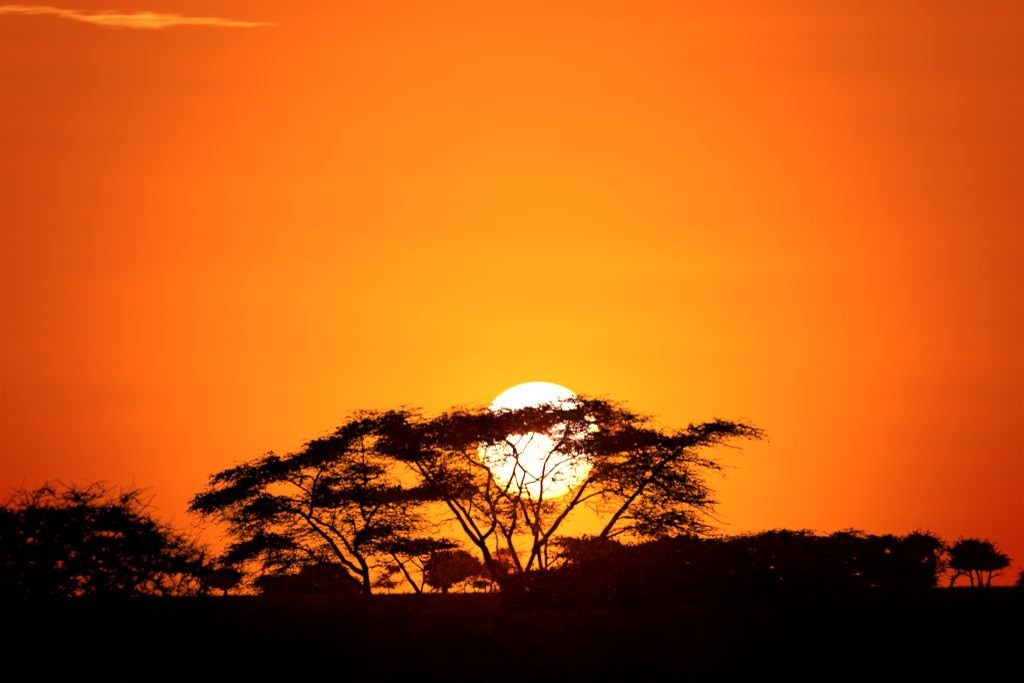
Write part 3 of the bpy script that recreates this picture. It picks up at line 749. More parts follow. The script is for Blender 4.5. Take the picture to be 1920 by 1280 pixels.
   ["limb",0.044,0.031,[[5.45,9.24],[5.22,9.69],[4.99,10.05]]],
   ["limb",0.044,0.024,[[7.13,10.35],[7.99,10.34],[8.88,10.1],[9.71,9.79]]],
   ["limb",0.058,0.024,[[8.45,11.08],[9.34,11.13],[10.23,10.94],[10.94,10.84]]],
   ["limb",0.037,0.024,[[8.74,10.99],[9.48,10.71],[10.22,10.64],[10.67,10.4]]],
   ["limb",0.044,0.031,[[3.83,7.48],[4.01,7.39],[4.65,7.02],[5.39,6.48]]],
   ["limb",0.066,0.027,[[4.61,8.33],[5.14,7.88],[5.55,7.46],[6.2,7.09],[6.91,6.88],[7.8,6.84],[8.45,6.8]]],
   ["limb",0.031,0.024,[[6.2,7.09],[6.64,6.79],[7.73,6.13],[8.44,5.7],[9.01,5.64]]],
   ["limb",0.051,0.031,[[5.09,5.74],[5.86,5.85],[6.9,5.63],[7.73,5.56]]],
   ["limb",0.044,0.027,[[5.77,5.61],[6.6,5.43],[7.49,5.18],[8.55,5.08]]]],
  sprays=[[0.97,[[1.61,10.75],[2.49,10.87],[3.2,10.91],[3.64,10.77],[4.43,10.76],[4.78,10.58],[5.57,10.48],[6.68,10.52],[7.34,10.55],[7.47,10.33],[6.89,10.16],[6.01,9.99],[4.95,9.96],[4.07,10.06],[3.36,10.02],[3.05,9.94],[2.7,9.72],[1.6,9.74]]],
   [0.4,[[3.64,10.95],[4.34,10.94],[4.96,10.98],[5.4,10.75],[4.78,10.58],[4.43,10.76]]],
   [0.45,[[5.93,10.74],[6.46,10.69],[7.34,10.95],[7.56,10.64],[6.68,10.47],[5.93,10.52]]],
   [0.95,[[6.51,10.96],[7.34,10.99],[8.14,11.29],[8.45,11.29],[9.38,11.15],[9.37,10.93],[8.89,10.89],[7.78,10.77],[7.48,10.82]]],
   [0.4,[[7.48,10.82],[9.11,10.89],[9.93,10.96],[9.93,10.74],[8.88,10.49],[8.22,10.67],[7.34,10.55]]],
   [0.5,[[9.49,11.13],[9.78,11.27],[10.38,11.06],[11.0,10.84],[10.64,10.37],[9.93,10.68],[9.33,10.8]]],
   [0.4,[[7.34,10.42],[8.22,10.32],[9.76,9.91],[9.71,9.73],[8.83,10.05],[7.33,10.11]]],
   [0.5,[[1.6,9.74],[2.7,9.72],[3.36,10.02],[4.95,9.96],[6.01,9.99],[5.92,9.6],[5.12,8.9],[4.67,8.47],[4.22,8.07],[3.35,8.57],[1.59,8.94]]],
   [0.85,[[1.59,9.07],[2.69,9.06],[3.44,9.18],[3.35,8.83],[2.25,8.71]]],
   [0.75,[[3.97,9.27],[4.41,9.26],[4.41,8.64],[4.1,8.65]]],
   [0.75,[[4.86,9.7],[5.39,9.69],[5.39,9.43],[4.95,9.48]]],
   [0.65,[[6.01,9.77],[6.67,9.81],[6.89,9.5],[7.54,9.23],[8.42,9.0],[8.55,8.71],[7.54,8.83],[6.88,9.06],[6.44,9.19],[5.56,9.2]]],
   [0.33,[[5.38,8.99],[6.44,9.15],[6.66,8.88],[6.88,8.62],[7.36,8.21],[6.65,8.27],[5.99,8.41],[5.25,8.77]]],
   [0.75,[[4.93,8.46],[5.24,8.68],[5.99,8.27],[6.65,8.05],[7.26,7.77],[6.87,7.78],[5.99,7.92],[5.33,8.06],[4.84,8.11]]],
   [0.5,[[4.67,8.2],[5.33,8.06],[6.87,7.78],[7.26,7.82],[8.18,7.37],[7.92,7.24],[6.42,7.21],[5.54,7.26],[5.1,7.58],[4.4,7.67]]],
   [0.3,[[1.58,8.5],[2.46,8.45],[3.43,8.48],[4.22,7.99],[3.78,7.59],[2.89,7.6],[2.02,7.97]]],
   [0.32,[[4.13,7.39],[5.54,7.37],[5.98,7.1],[5.31,7.11],[5.44,6.58],[4.87,6.72]]],
   [0.7,[[5.98,7.19],[6.64,7.14],[7.92,6.99],[8.49,6.85],[8.09,6.81],[7.34,6.78],[6.86,6.87],[6.42,7.01]]],
   [0.3,[[5.76,7.37],[7.92,7.34],[7.92,6.99],[6.64,7.14]]],
   [0.28,[[6.86,6.83],[7.38,6.78],[8.17,6.46],[8.08,6.06],[7.51,6.38]]],
   [0.35,[[2.67,7.4],[3.33,7.26],[3.02,6.74],[2.62,7.05]]],
   [0.42,[[3.33,6.95],[4.04,7.17],[4.3,6.77],[4.21,6.59],[3.46,6.64]]],
   [0.25,[[2.88,6.34],[3.32,6.65],[4.43,6.59],[5.53,6.49],[5.97,6.35],[6.32,6.21],[5.08,6.05],[4.42,6.06],[3.32,6.12]]],
   [0.8,[[4.29,5.88],[5.17,6.1],[5.97,6.22],[6.41,6.08],[6.93,6.03],[5.96,5.91],[5.96,5.6],[5.3,5.7],[4.72,5.48],[4.02,5.53]]],
   [0.75,[[3.4,5.54],[4.02,5.62],[4.72,5.44],[5.2,5.21],[5.51,4.9],[4.85,5.08],[4.19,5.27],[3.44,5.41]]],
   [0.48,[[5.96,5.91],[6.62,5.9],[7.77,5.58],[7.72,5.4],[7.06,5.37],[6.22,5.38],[5.52,5.61]]],
   [0.3,[[7.06,5.32],[7.81,5.14],[8.6,5.09],[7.72,5.01],[7.18,4.75]]],
   [0.3,[[4.72,5.48],[5.3,5.52],[5.51,5.17],[6.17,5.03],[5.51,4.99]]],
   [0.25,[[3.66,5.36],[5.07,4.99],[5.07,4.73],[3.74,4.74],[4.01,5.09]]],
   [0.3,[[1.99,5.34],[2.87,5.72],[3.31,5.63],[2.87,5.55]]],
   [0.15,[[1.56,6.97],[2.44,6.57],[1.56,6.27]]],
   [0.18,[[2.47,8.15],[4.27,9.32],[6.65,9.59],[6.92,8.1],[7.8,6.9],[7.2,6.31],[3.93,5.75],[3.04,6.36],[4.24,7.53]]],
   [0.12,[[3.34,6.36],[7.5,6.31],[7.19,5.12],[3.92,4.86],[2.43,5.03]]],
   [0.3,[[1.75,9.79],[3.97,9.91],[6.35,9.74],[5.45,8.71],[4.4,8.13],[3.65,7.69],[2.47,8.15]]]],
  gaps=[[[1.91,9.44],[2.33,9.65],[2.35,9.12],[1.96,9.12]],
   [[2.62,9.42],[3.47,9.41],[3.46,9.09],[2.72,9.1]],
   [[5.29,9.89],[5.98,9.83],[5.87,9.65],[5.39,9.68]],
   [[4.09,8.53],[4.67,8.58],[4.67,8.36],[4.14,8.32]]]),
dict(name="acacia_tree", label="low flat topped acacia on a thin leaning stem beside the dark round tree", cat="tree", loc=[-5.15, 725], xc=-0.31, hw=3.72, tilt=6, ls=1.0, soft=0, spiky=0, bare=0,
  limbs=[["trunk",0.16,0.071,[[0.18,-0.15],[-0.11,1.42],[-0.39,1.95],[-0.75,2.48],[-1.12,3.01],[-1.42,3.58],[-1.76,4.01],[-2.1,4.39]]],
   ["limb",0.069,0.04,[[-1.03,2.92],[-1.05,3.2],[-1.3,3.67],[-0.95,3.88],[-0.58,4.28]]],
   ["limb",0.069,0.04,[[-0.29,2.04],[-0.1,2.82],[-0.24,3.47],[-0.64,3.72],[-0.95,4.04]]],
   ["limb",0.069,0.04,[[-0.09,2.97],[-0.03,3.59],[-0.42,4.09],[0.05,4.52]]]],
  sprays=[[0.97,[[-2.65,4.95],[-2.01,5.08],[-1.32,5.12],[-0.72,5.02],[0.2,5.1],[0.71,4.96],[1.82,4.9],[1.77,4.72],[0.75,4.59],[0.52,4.36],[-0.63,4.29],[-1.09,4.29],[-2.01,4.39],[-2.57,4.58]]],
   [0.35,[[1.82,4.9],[2.53,4.8],[2.53,4.53],[1.67,4.67]]],
   [0.3,[[-1.09,4.29],[0.47,4.32],[0.28,3.72],[-0.23,3.64],[-0.87,3.97]]],
   [0.5,[[0.75,4.59],[1.67,4.35],[0.29,4.23]]],
   [0.2,[[-0.18,3.45],[0.23,2.89],[-0.19,2.48],[-0.74,2.81],[-0.65,3.18]]]],
  gaps=[]),
dict(name="thorn_tree", label="broad thorny tree at the left edge bristling with bare spiky twigs", cat="tree", loc=[-14.74, 380], xc=0.33, hw=4.88, tilt=-22, ls=0.62, soft=0, spiky=1, bare=0,
  limbs=[["trunk",0.244,0.098,[[-0.03,-0.15],[0.04,1.41],[0.12,2.06],[0.22,2.87],[0.52,3.68],[1.02,4.25],[1.51,4.65]]],
   ["limb",0.114,0.033,[[0.08,1.74],[0.67,2.38],[1.49,3.02],[2.31,3.66],[2.97,4.14],[3.38,4.33]]],
   ["limb",0.114,0.024,[[0.08,1.41],[1.48,1.88],[2.77,2.06],[3.24,2.43],[3.7,2.78],[4.34,2.83],[5.02,2.77],[5.55,2.68],[6.07,2.61]]],
   ["limb",0.081,0.033,[[0.12,2.22],[-0.3,3.04],[-0.61,3.86],[-0.8,4.51]]],
   ["limb",0.065,0.024,[[0.22,2.87],[0.04,3.85],[0.04,4.66],[0.21,5.07]]],
   ["limb",0.065,0.024,[[0.83,2.46],[1.98,2.85],[3.12,3.25],[3.94,3.48],[4.5,3.39]]],
   ["limb",0.049,0.016,[[0.01,1.57],[-0.95,2.4],[-1.92,3.06],[-2.73,3.56]]],
   ["branch",0.024,0.012,[[2.31,3.74],[2.56,4.47],[2.85,4.96],[3.34,5.2]]],
   ["branch",0.024,0.01,[[1.51,4.65],[1.68,5.05],[2.0,5.37],[2.41,5.42]]],
   ["branch",0.02,0.01,[[0.21,5.07],[0.44,5.34],[0.51,5.47]]],
   ["branch",0.02,0.01,[[1.51,4.65],[1.35,5.14],[0.87,5.39],[0.8,5.5]]],
   ["branch",0.02,0.01,[[2.97,4.14],[3.46,4.62],[3.79,5.03]]],
   ["branch",0.02,0.01,[[3.94,3.48],[4.43,3.72],[4.85,3.75]]],
   ["branch",0.02,0.01,[[3.38,4.33],[3.94,4.05],[4.43,3.93]]]],
  sprays=[[0.97,[[-2.42,4.49],[-0.93,4.51],[0.56,4.58],[2.42,4.56],[3.13,4.31],[3.35,4.12],[3.91,3.82],[4.02,3.67],[3.83,3.37],[3.9,3.15],[4.64,3.03],[5.39,2.76],[5.57,2.57],[5.01,2.61],[3.89,2.74],[3.33,2.56],[2.78,2.94],[1.66,2.95],[1.28,2.66],[1.13,0.25],[0.53,0.25],[0.16,0.25],[-2.45,0.25]]],
   [0.15,[[-0.93,4.58],[-0.44,5.06],[0.31,5.24],[1.31,5.19],[2.28,5.22],[2.99,4.95],[3.17,4.35],[2.42,4.54],[0.56,4.58]]],
   [0.14,[[2.99,4.95],[3.43,5.02],[3.36,4.72],[3.02,4.8]]],
   [0.45,[[3.13,4.35],[3.83,4.12],[4.35,3.81],[4.87,3.51],[5.39,2.91],[6.13,2.64],[5.39,2.72],[3.9,3.15],[3.83,3.82]]],
   [0.88,[[1.65,0.25],[3.15,2.49],[3.33,2.56],[2.78,2.94],[1.66,2.95],[1.28,2.66],[1.65,2.43]]],
   [0.55,[[3.33,2.56],[3.89,2.74],[5.38,2.57],[5.19,0.25],[3.89,0.25],[2.77,0.25]]],
   [0.9,[[0.16,0.25],[0.53,0.25],[1.13,0.25],[2.02,0.25],[2.77,0.25],[3.7,0.25],[2.39,0.25]]],
   [0.6,[[5.01,2.76],[5.57,2.79],[6.5,2.56],[6.13,2.38],[5.38,2.46]]]],
  gaps=[[[1.79,3.92],[1.99,3.95],[2.8,3.85],[2.77,3.71],[2.38,3.69],[1.93,3.72]],
   [[2.95,2.86],[3.22,2.83],[3.25,2.69],[3.03,2.64]],
   [[2.29,2.74],[2.51,2.74],[2.43,2.63],[2.31,2.63]],
   [[1.39,2.52],[1.62,2.46],[1.56,2.39],[1.42,2.44]],
   [[3.44,2.33],[3.61,2.41],[3.63,2.27],[3.46,2.22]],
   [[3.96,2.44],[4.33,2.6],[4.55,2.57],[4.49,2.35],[4.1,2.16]],
   [[4.62,2.26],[4.96,2.37],[5.07,2.17],[4.84,2.06],[4.51,2.07]],
   [[2.58,2.3],[2.74,2.35],[2.72,2.24],[2.6,2.22]],
   [[-0.79,2.18],[-0.68,2.18],[-0.68,2.06],[-0.76,2.07]],
   [[1.46,2.76],[1.63,2.77],[1.6,2.68],[1.49,2.69]],
   [[3.15,2.1],[3.62,2.06],[3.59,1.98],[3.17,2.03]]]),
dict(name="round_tree", label="dark round crowned tree on a short trunk between the two big acacias", cat="tree", loc=[-6.84, 1250], xc=0.27, hw=3.21, tilt=0, ls=1.7, soft=0, spiky=0, bare=0,
  limbs=[["trunk",0.375,0.187,[[-0.11,-0.15],[-0.13,2.72],[0.04,3.53],[0.26,4.22]]],
   ["limb",0.161,0.08,[[-0.07,3.15],[-0.92,3.91],[-1.34,4.56]]],
   ["limb",0.161,0.08,[[0.09,3.36],[1.12,4.1],[1.66,4.63]]],
   ["limb",0.134,0.054,[[0.26,4.22],[0.43,5.07],[0.33,5.61]]]],
  sprays=[[1,[[-1.88,4.48],[-1.55,5.27],[-0.91,5.82],[-0.27,6.17],[0.84,6.24],[1.79,6.15],[2.31,5.71],[2.89,5.22],[3.12,4.58],[2.88,4.11],[2.0,3.8],[0.97,3.5],[0.48,2.95],[0.0,2.63],[-1.43,2.65],[-1.74,3.21],[-1.97,3.85]]]],
  gaps=[]),
dict(name="round_tree", label="small dark round tree at the tip of the thorny tree, left of the wide acacia", cat="tree", loc=[-30.14, 1300], xc=0.06, hw=3.34, tilt=0, ls=1.7, soft=0, spiky=0, bare=0,
  limbs=[["trunk",0.223,0.111,[[0.0,-0.15],[0.03,2.58],[0.03,3.3],[0.04,3.86]]],
   ["limb",0.111,0.056,[[0.03,2.8],[-0.74,3.47],[-1.02,3.87]]],
   ["limb",0.111,0.056,[[0.03,2.91],[0.76,3.57],[0.93,4.01]]]],
  sprays=[[1,[[-1.33,3.85],[-0.66,4.42],[0.0,4.75],[0.74,4.7],[1.32,4.4],[1.4,3.99],[1.06,3.41],[0.64,2.92],[-0.18,2.85],[-1.01,3.02],[-1.5,3.44]]],
   [0.4,[[-2.49,3.37],[-1.33,3.85],[-1.51,2.95],[-2.17,3.04]]]],
  gaps=[]),
dict(name="bush", label="wide low dark bush left of the foot of the wide acacia", cat="bush", loc=[-17.51, 1150], xc=0.0, hw=4.43, tilt=0, ls=1.6, soft=0, spiky=0, bare=0,
  limbs=[["stem",0.222,0.098,[[0.1,-0.15],[0.02,2.28],[-0.46,3.52]]],
   ["stem",0.172,0.074,[[0.39,-0.15],[1.26,2.52],[2.01,3.49]]],
   ["stem",0.172,0.074,[[-0.2,-0.15],[-1.45,2.4],[-1.69,3.29]]]],
  sprays=[[1,[[-2.63,0.25],[-2.32,3.69],[-1.63,4.57],[-0.44,4.95],[0.64,5.03],[1.53,4.63],[2.11,3.74],[2.89,3.14],[3.96,0.25],[4.45,0.25],[-2.64,0.25]]]],
  gaps=[[[0.61,3.8],[1.38,4.01],[1.7,3.68],[0.93,3.47]],
   [[2.04,3.16],[2.37,3.27],[2.81,2.83],[2.48,2.72]]]),
dict(name="bush", label="flat spreading dark bush between the small round tree and the low dark bush", cat="bush", loc=[-22.01, 1180], xc=0.0, hw=3.54, tilt=6, ls=1.5, soft=0, spiky=0, bare=0,
  limbs=[["stem",0.152,0.076,[[0.1,-0.15],[0.02,2.34],[-0.22,3.1]]],
   ["stem",0.126,0.051,[[-0.1,-0.15],[-1.24,2.56],[-1.99,3.17]]],
   ["stem",0.126,0.051,[[0.2,-0.15],[0.93,2.58],[1.55,3.34]]]],
  sprays=[[1,[[-2.8,3.28],[-1.88,3.78],[-0.47,3.91],[0.8,3.85],[1.86,3.74],[2.15,0.25],[1.54,0.25],[0.03,0.25],[-1.49,0.25]]],
   [0.6,[[-1.49,0.25],[1.54,0.25],[1.53,0.25],[-0.49,0.25]]]],
  gaps=[]),
dict(name="sapling", label="tiny blurred sapling with three loose tufts far behind the leaning stem", cat="tree", loc=[-19.08, 1900], xc=-0.08, hw=3.25, tilt=0, ls=1.9, soft=0, spiky=0, bare=0,
  limbs=[["trunk",0.122,0.081,[[0.0,-0.15],[-0.05,2.49],[-0.12,3.71],[0.05,4.93],[0.47,5.9]]],
   ["limb",0.081,0.041,[[-0.04,3.95],[-0.52,4.61],[-0.76,4.94]]]],
  sprays=[[0.95,[[1.3,5.97],[1.38,5.76],[1.21,5.58],[0.93,5.51],[0.69,5.42],[0.41,5.43],[0.13,5.47],[-0.12,5.6],[-0.14,5.81],[-0.17,5.99],[-0.27,6.2],[-0.05,6.35],[0.13,6.51],[0.44,6.47],[0.7,6.53],[0.99,6.49],[1.14,6.31],[1.4,6.18]]],
   [0.85,[[-0.14,4.85],[-0.17,4.69],[-0.35,4.62],[-0.46,4.54],[-0.59,4.42],[-0.77,4.43],[-0.94,4.49],[-1.04,4.61],[-1.15,4.72],[-1.18,4.86],[-1.14,5.0],[-1.02,5.1],[-0.91,5.2],[-0.76,5.25],[-0.58,5.28],[-0.4,5.25],[-0.26,5.14],[-0.21,4.99]]],
   [0.8,[[1.33,3.61],[1.34,3.5],[1.02,3.41],[0.67,3.33],[0.15,3.3],[-0.37,3.34],[-0.81,3.39],[-1.4,3.42],[-1.49,3.54],[-1.57,3.65],[-1.75,3.77],[-1.3,3.85],[-0.95,3.94],[-0.39,3.95],[0.16,3.96],[0.59,3.88],[1.1,3.83],[1.46,3.73]]],
   [0.6,[[-0.89,3.96],[-0.95,3.84],[-1.02,3.71],[-1.21,3.64],[-1.4,3.61],[-1.62,3.58],[-1.86,3.59],[-2.04,3.7],[-2.15,3.83],[-2.11,3.98],[-2.12,4.12],[-1.97,4.22],[-1.8,4.3],[-1.6,4.33],[-1.39,4.34],[-1.14,4.35],[-0.96,4.25],[-0.84,4.11]]],
   [0.5,[[-0.82,3.31],[-0.87,3.14],[-1.07,2.98],[-1.37,2.85],[-1.79,2.81],[-2.22,2.8],[-2.51,2.96],[-2.86,3.02],[-3.18,3.15],[-3.18,3.34],[-3.17,3.52],[-2.78,3.62],[-2.56,3.75],[-2.18,3.78],[-1.79,3.81],[-1.41,3.75],[-1.22,3.59],[-1.0,3.47]]],
   [0.5,[[3.02,4.08],[2.98,3.9],[2.82,3.77],[2.62,3.69],[2.42,3.66],[2.2,3.59],[1.99,3.67],[1.79,3.76],[1.73,3.93],[1.63,4.1],[1.75,4.25],[1.79,4.43],[1.98,4.54],[2.22,4.56],[2.44,4.57],[2.67,4.53],[2.79,4.37],[2.94,4.25]]]],
  gaps=[]),
dict(name="bush", label="tiny flat bush on a short stem under the left stems of the tallest acacia", cat="bush", loc=[-4.57, 1600], xc=0.14, hw=2.05, tilt=0, ls=1.5, soft=0, spiky=0, bare=0,
  limbs=[["stem",0.137,0.068,[[-0.0,-0.15],[-0.04,2.39],[0.1,3.07]]],
   ["stem",0.103,0.051,[[0.02,-0.15],[-0.59,2.8],[-0.92,3.22]]]],
  sprays=[[0.95,[[1.16,3.26],[1.05,3.14],[0.98,2.99],[0.63,2.95],[0.35,2.86],[-0.01,2.89],[-0.29,2.96],[-0.62,3.02],[-0.69,3.16],[-0.84,3.29],[-0.69,3.41],[-0.54,3.52],[-0.33,3.63],[-0.02,3.71],[0.34,3.64],[0.65,3.6],[0.99,3.54],[1.24,3.42]]],
   [0.5,[[0.27,3.55],[0.34,3.44],[0.1,3.39],[-0.02,3.3],[-0.27,3.31],[-0.49,3.3],[-0.76,3.29],[-0.86,3.4],[-1.04,3.47],[-1.05,3.56],[-1.01,3.65],[-0.89,3.74],[-0.69,3.78],[-0.5,3.85],[-0.26,3.8],[-0.05,3.77],[0.09,3.71],[0.24,3.64]]]],
  gaps=[]),
dict(name="sapling", label="thin see-through sapling just right of the dark round tree", cat="tree", loc=[-3.12, 760], xc=0.16, hw=0.98, tilt=0, ls=0.8, soft=0, spiky=0, bare=0,
  limbs=[["trunk",0.049,0.033,[[-0.0,-0.15],[0.02,2.02],[0.06,2.51],[0.16,2.93]]],
   ["limb",0.033,0.016,[[0.02,2.22],[-0.24,2.61],[-0.36,2.87]]],
   ["limb",0.033,0.016,[[0.06,2.48],[0.48,2.8],[0.68,3.06]]]],
  sprays=[[0.3,[[-0.29,3.22],[0.48,3.16],[0.91,3.01],[0.81,2.72],[0.18,2.49],[-0.3,2.64]]],
   [0.4,[[0.1,3.84],[0.78,3.78],[1.16,3.68],[0.87,3.4],[0.48,3.55]]],
   [0.25,[[-0.3,2.64],[0.28,2.58],[-0.02,2.05],[-0.31,2.06]]]],
  gaps=[]),
dict(name="flat_tree", label="blurred flat crowned tree seen far off between the stems of the tallest acacia", cat="tree", loc=[-1.34, 2000], xc=0.0, hw=3.42, tilt=3, ls=1.9, soft=0, spiky=0, bare=0,
  limbs=[["trunk",0.214,0.128,[[0.0,-0.15],[0.13,3.17],[0.25,6.16],[0.09,7.87]]],
   ["limb",0.128,0.064,[[0.16,5.73],[-0.77,6.94],[-1.28,7.46]]],
   ["limb",0.128,0.064,[[0.24,6.08],[1.29,7.43],[1.98,8.11]]]],
  sprays=[[0.95,[[1.37,8.72],[1.26,8.55],[0.95,8.42],[0.72,8.24],[0.15,8.28],[-0.33,8.23],[-0.87,8.25],[-1.07,8.45],[-1.45,8.57],[-1.56,8.75],[-1.28,8.9],[-1.15,9.07],[-0.83,9.21],[-0.31,9.24],[0.2,9.26],[0.6,9.13],[0.98,9.03],[1.17,8.88]]],
   [0.6,[[1.58,7.69],[1.4,7.46],[1.13,7.24],[0.53,7.15],[0.01,6.98],[-0.7,6.99],[-1.32,7.1],[-1.67,7.32],[-2.12,7.49],[-2.14,7.73],[-2.0,7.95],[-1.93,8.21],[-1.38,8.38],[-0.62,8.31],[0.03,8.44],[0.64,8.31],[1.07,8.12],[1.34,7.91]]],
   [0.55,[[2.83,8.61],[2.8,8.5],[2.71,8.37],[2.41,8.33],[2.13,8.28],[1.83,8.28],[1.59,8.35],[1.33,8.41],[1.16,8.51],[1.07,8.63],[1.26,8.74],[1.36,8.84],[1.6,8.9],[1.83,8.99],[2.15,8.97],[2.37,8.88],[2.72,8.86],[2.88,8.74]]],
   [0.4,[[2.21,6.4],[2.17,6.15],[1.86,5.94],[1.28,5.86],[0.76,5.82],[0.21,5.76],[-0.31,5.86],[-0.91,5.96],[-1.18,6.19],[-1.25,6.44],[-1.12,6.67],[-0.85,6.89],[-0.27,6.97],[0.22,7.08],[0.79,7.03],[1.45,7.06],[1.68,6.8],[2.24,6.65]]]],
  gaps=[]),
dict(name="bush", label="dark bush spreading behind the left stem of the tallest acacia", cat="bush", loc=[-2.53, 1100], xc=0.14, hw=1.88, tilt=0, ls=1.5, soft=0, spiky=0, bare=0,
  limbs=[["stem",0.118,0.047,[[0.0,-0.15],[-0.06,2.57],[-0.29,3.61]]],
   ["stem",0.118,0.047,[[0.09,-0.15],[0.5,2.8],[0.89,3.74]]]],
  sprays=[[0.97,[[-0.79,4.11],[-0.09,4.59],[0.75,4.86],[1.52,4.64],[1.93,4.08],[1.79,3.52],[0.53,3.4],[-0.31,3.55]]],
   [0.4,[[-0.86,4.67],[-0.09,4.8],[-0.09,4.52],[-0.72,4.18]]]],
  gaps=[]),
dict(name="bush", label="dark bush hugging the foot of the tallest acacia stems", cat="bush", loc=[1.0, 690], xc=0.0, hw=2.07, tilt=0, ls=1.2, soft=0, spiky=0, bare=0,
  limbs=[["stem",0.103,0.044,[[-0.0,-0.15],[0.02,1.66],[0.03,2.85]]],
   ["stem",0.089,0.044,[[-0.12,-0.15],[-0.87,1.82],[-1.0,2.71]]],
   ["stem",0.089,0.044,[[0.12,-0.15],[1.2,1.8],[1.51,2.68]]]],
  sprays=[[0.95,[[-1.38,2.88],[-0.68,3.11],[0.29,3.17],[1.6,3.2],[2.48,3.14],[2.46,0.25],[1.15,0.25],[-1.31,0.25]]]],
  gaps=[[[-0.24,2.73],[0.42,2.89],[0.45,2.69],[-0.11,2.6]],
   [[-0.49,2.28],[-0.12,2.34],[-0.03,2.11],[-0.32,2.05]],
   [[-1.36,2.38],[-1.03,2.41],[-1.04,2.21],[-1.3,2.18]],
   [[0.49,2.34],[0.85,2.4],[0.91,2.27],[0.58,2.22]],
   [[1.64,2.63],[1.9,2.6],[1.84,2.47],[1.67,2.48]]]),
dict(name="flat_tree", label="flat topped bushy tree at the foot of the leaning acacia, gaps under its brim", cat="tree", loc=[3.44, 676], xc=0.29, hw=2.03, tilt=3, ls=1.1, soft=1, spiky=0, bare=0,
  limbs=[["trunk",0.174,0.072,[[-0.0,-0.15],[0.17,1.93],[0.33,3.37],[0.48,4.24]]],
   ["limb",0.087,0.043,[[-1.85,3.17],[-1.52,3.51],[-1.11,3.91],[-0.7,4.19],[-0.09,4.48]]],
   ["limb",0.087,0.043,[[-0.98,2.95],[-0.68,3.5],[-0.36,3.93],[0.05,4.24]]]],
  sprays=[[0.97,[[-0.03,4.76],[0.49,4.85],[1.3,4.84],[2.22,4.51],[2.34,0.25],[-0.7,0.25],[-0.16,3.38],[-0.39,3.96]]],
   [0.85,[[-1.47,4.72],[-1.13,4.89],[-0.53,4.88],[0.42,4.89],[0.85,4.78],[-0.01,4.62],[-0.87,4.54]]],
   [0.35,[[-1.47,4.89],[-1.21,5.02],[-0.7,4.97],[-0.7,4.84],[-1.39,4.72]]],
   [0.3,[[-1.65,4.55],[-0.62,4.54],[-0.71,4.2],[-1.31,3.73],[-1.66,3.86]]],
   [0.3,[[-1.23,3.69],[-0.71,4.02],[-0.11,3.85],[-0.16,3.42],[-0.72,3.34],[-1.23,3.43]]],
   [0.6,[[-0.62,4.54],[-0.01,4.62],[-0.02,4.02],[-0.45,3.94]]]],
  gaps=[[[-1.34,3.6],[-0.89,3.86],[-0.63,3.79],[-0.89,3.28],[-1.28,3.47]],
   [[-0.53,3.72],[-0.14,3.84],[-0.08,3.52],[-0.47,3.33]]]),
dict(name="bush", label="ragged dark bush right of the leaning trunk, a row of light gaps in its middle", cat="bush", loc=[6.44, 672], xc=0.0, hw=2.01, tilt=0, ls=1.1, soft=1, spiky=0, bare=0,
  limbs=[["stem",0.129,0.058,[[-0.0,-0.15],[-0.04,1.61],[-0.1,3.33],[-0.24,4.05]]],
   ["stem",0.115,0.043,[[0.11,-0.15],[0.74,1.89],[1.14,3.61],[1.35,4.32]]],
   ["stem",0.101,0.043,[[-0.12,-0.15],[-0.84,1.62],[-1.11,3.34],[-1.25,4.21]]]],
  sprays=[[0.93,[[-1.96,4.46],[-1.32,4.5],[-0.17,4.27],[0.17,4.39],[0.6,4.56],[1.46,4.64],[1.62,4.21],[1.6,0.25],[-2.25,0.25],[-2.22,4.25]]],
   [0.3,[[-1.11,4.49],[-0.55,4.66],[0.09,4.57],[0.17,4.35],[-0.68,4.36]]],
   [0.25,[[0.43,4.65],[0.86,4.81],[1.46,4.72],[1.46,4.59],[0.6,4.52]]]],
  gaps=[[[-1.69,3.81],[-1.37,3.77],[-1.34,3.58],[-1.6,3.65]],
   [[-1.46,3.93],[-1.27,3.87],[-1.31,3.74],[-1.46,3.8]],
   [[-1.18,3.99],[-1.02,3.95],[-1.05,3.83],[-1.17,3.86]],
   [[-1.01,3.88],[-0.85,3.85],[-0.88,3.72],[-1.0,3.75]],
   [[-0.75,3.95],[-0.4,4.04],[-0.37,3.85],[-0.69,3.82]],
   [[-0.17,3.96],[-0.05,3.92],[-0.05,3.79],[-0.16,3.83]],
   [[0.44,4.2],[0.6,4.2],[0.6,4.07],[0.45,4.08]],
   [[0.66,4.43],[0.82,4.43],[0.82,4.3],[0.67,4.32]]]),
dict(name="bush", label="smooth domed dark bush just beyond the lowest spray of the leaning acacia", cat="bush", loc=[10.03, 735], xc=0.16, hw=1.89, tilt=0, ls=1.2, soft=1, spiky=0, bare=0,
  limbs=[["stem",0.142,0.063,[[-0.0,-0.15],[0.02,1.87],[-0.05,3.76]]],
   ["stem",0.11,0.047,[[0.09,-0.15],[0.81,1.86],[1.3,3.74]]],
   ["stem",0.11,0.047,[[-0.1,-0.15],[-0.92,1.88],[-1.12,3.77]]]],
  sprays=[[1,[[-1.87,4.81],[-1.02,5.04],[-0.46,5.13],[0.15,5.14],[0.66,5.07],[0.98,4.88],[1.64,4.87],[2.11,4.97],[2.43,4.77],[2.57,4.39],[2.54,0.25],[-1.9,0.25]]]],
  gaps=[]),
dict(name="flat_tree", label="flat crowned tree with the highest ragged top in the dark thicket at right", cat="tree", loc=[16.36, 790], xc=0.0, hw=2.71, tilt=3, ls=1.0, soft=1, spiky=0, bare=0,
  limbs=[["trunk",0.237,0.101,[[-0.0,-0.15],[-0.05,1.81],[-0.3,3.5],[-0.45,4.86]]],
   ["limb",0.118,0.051,[[-0.11,2.49],[-1.3,4.19],[-1.8,5.04]]],
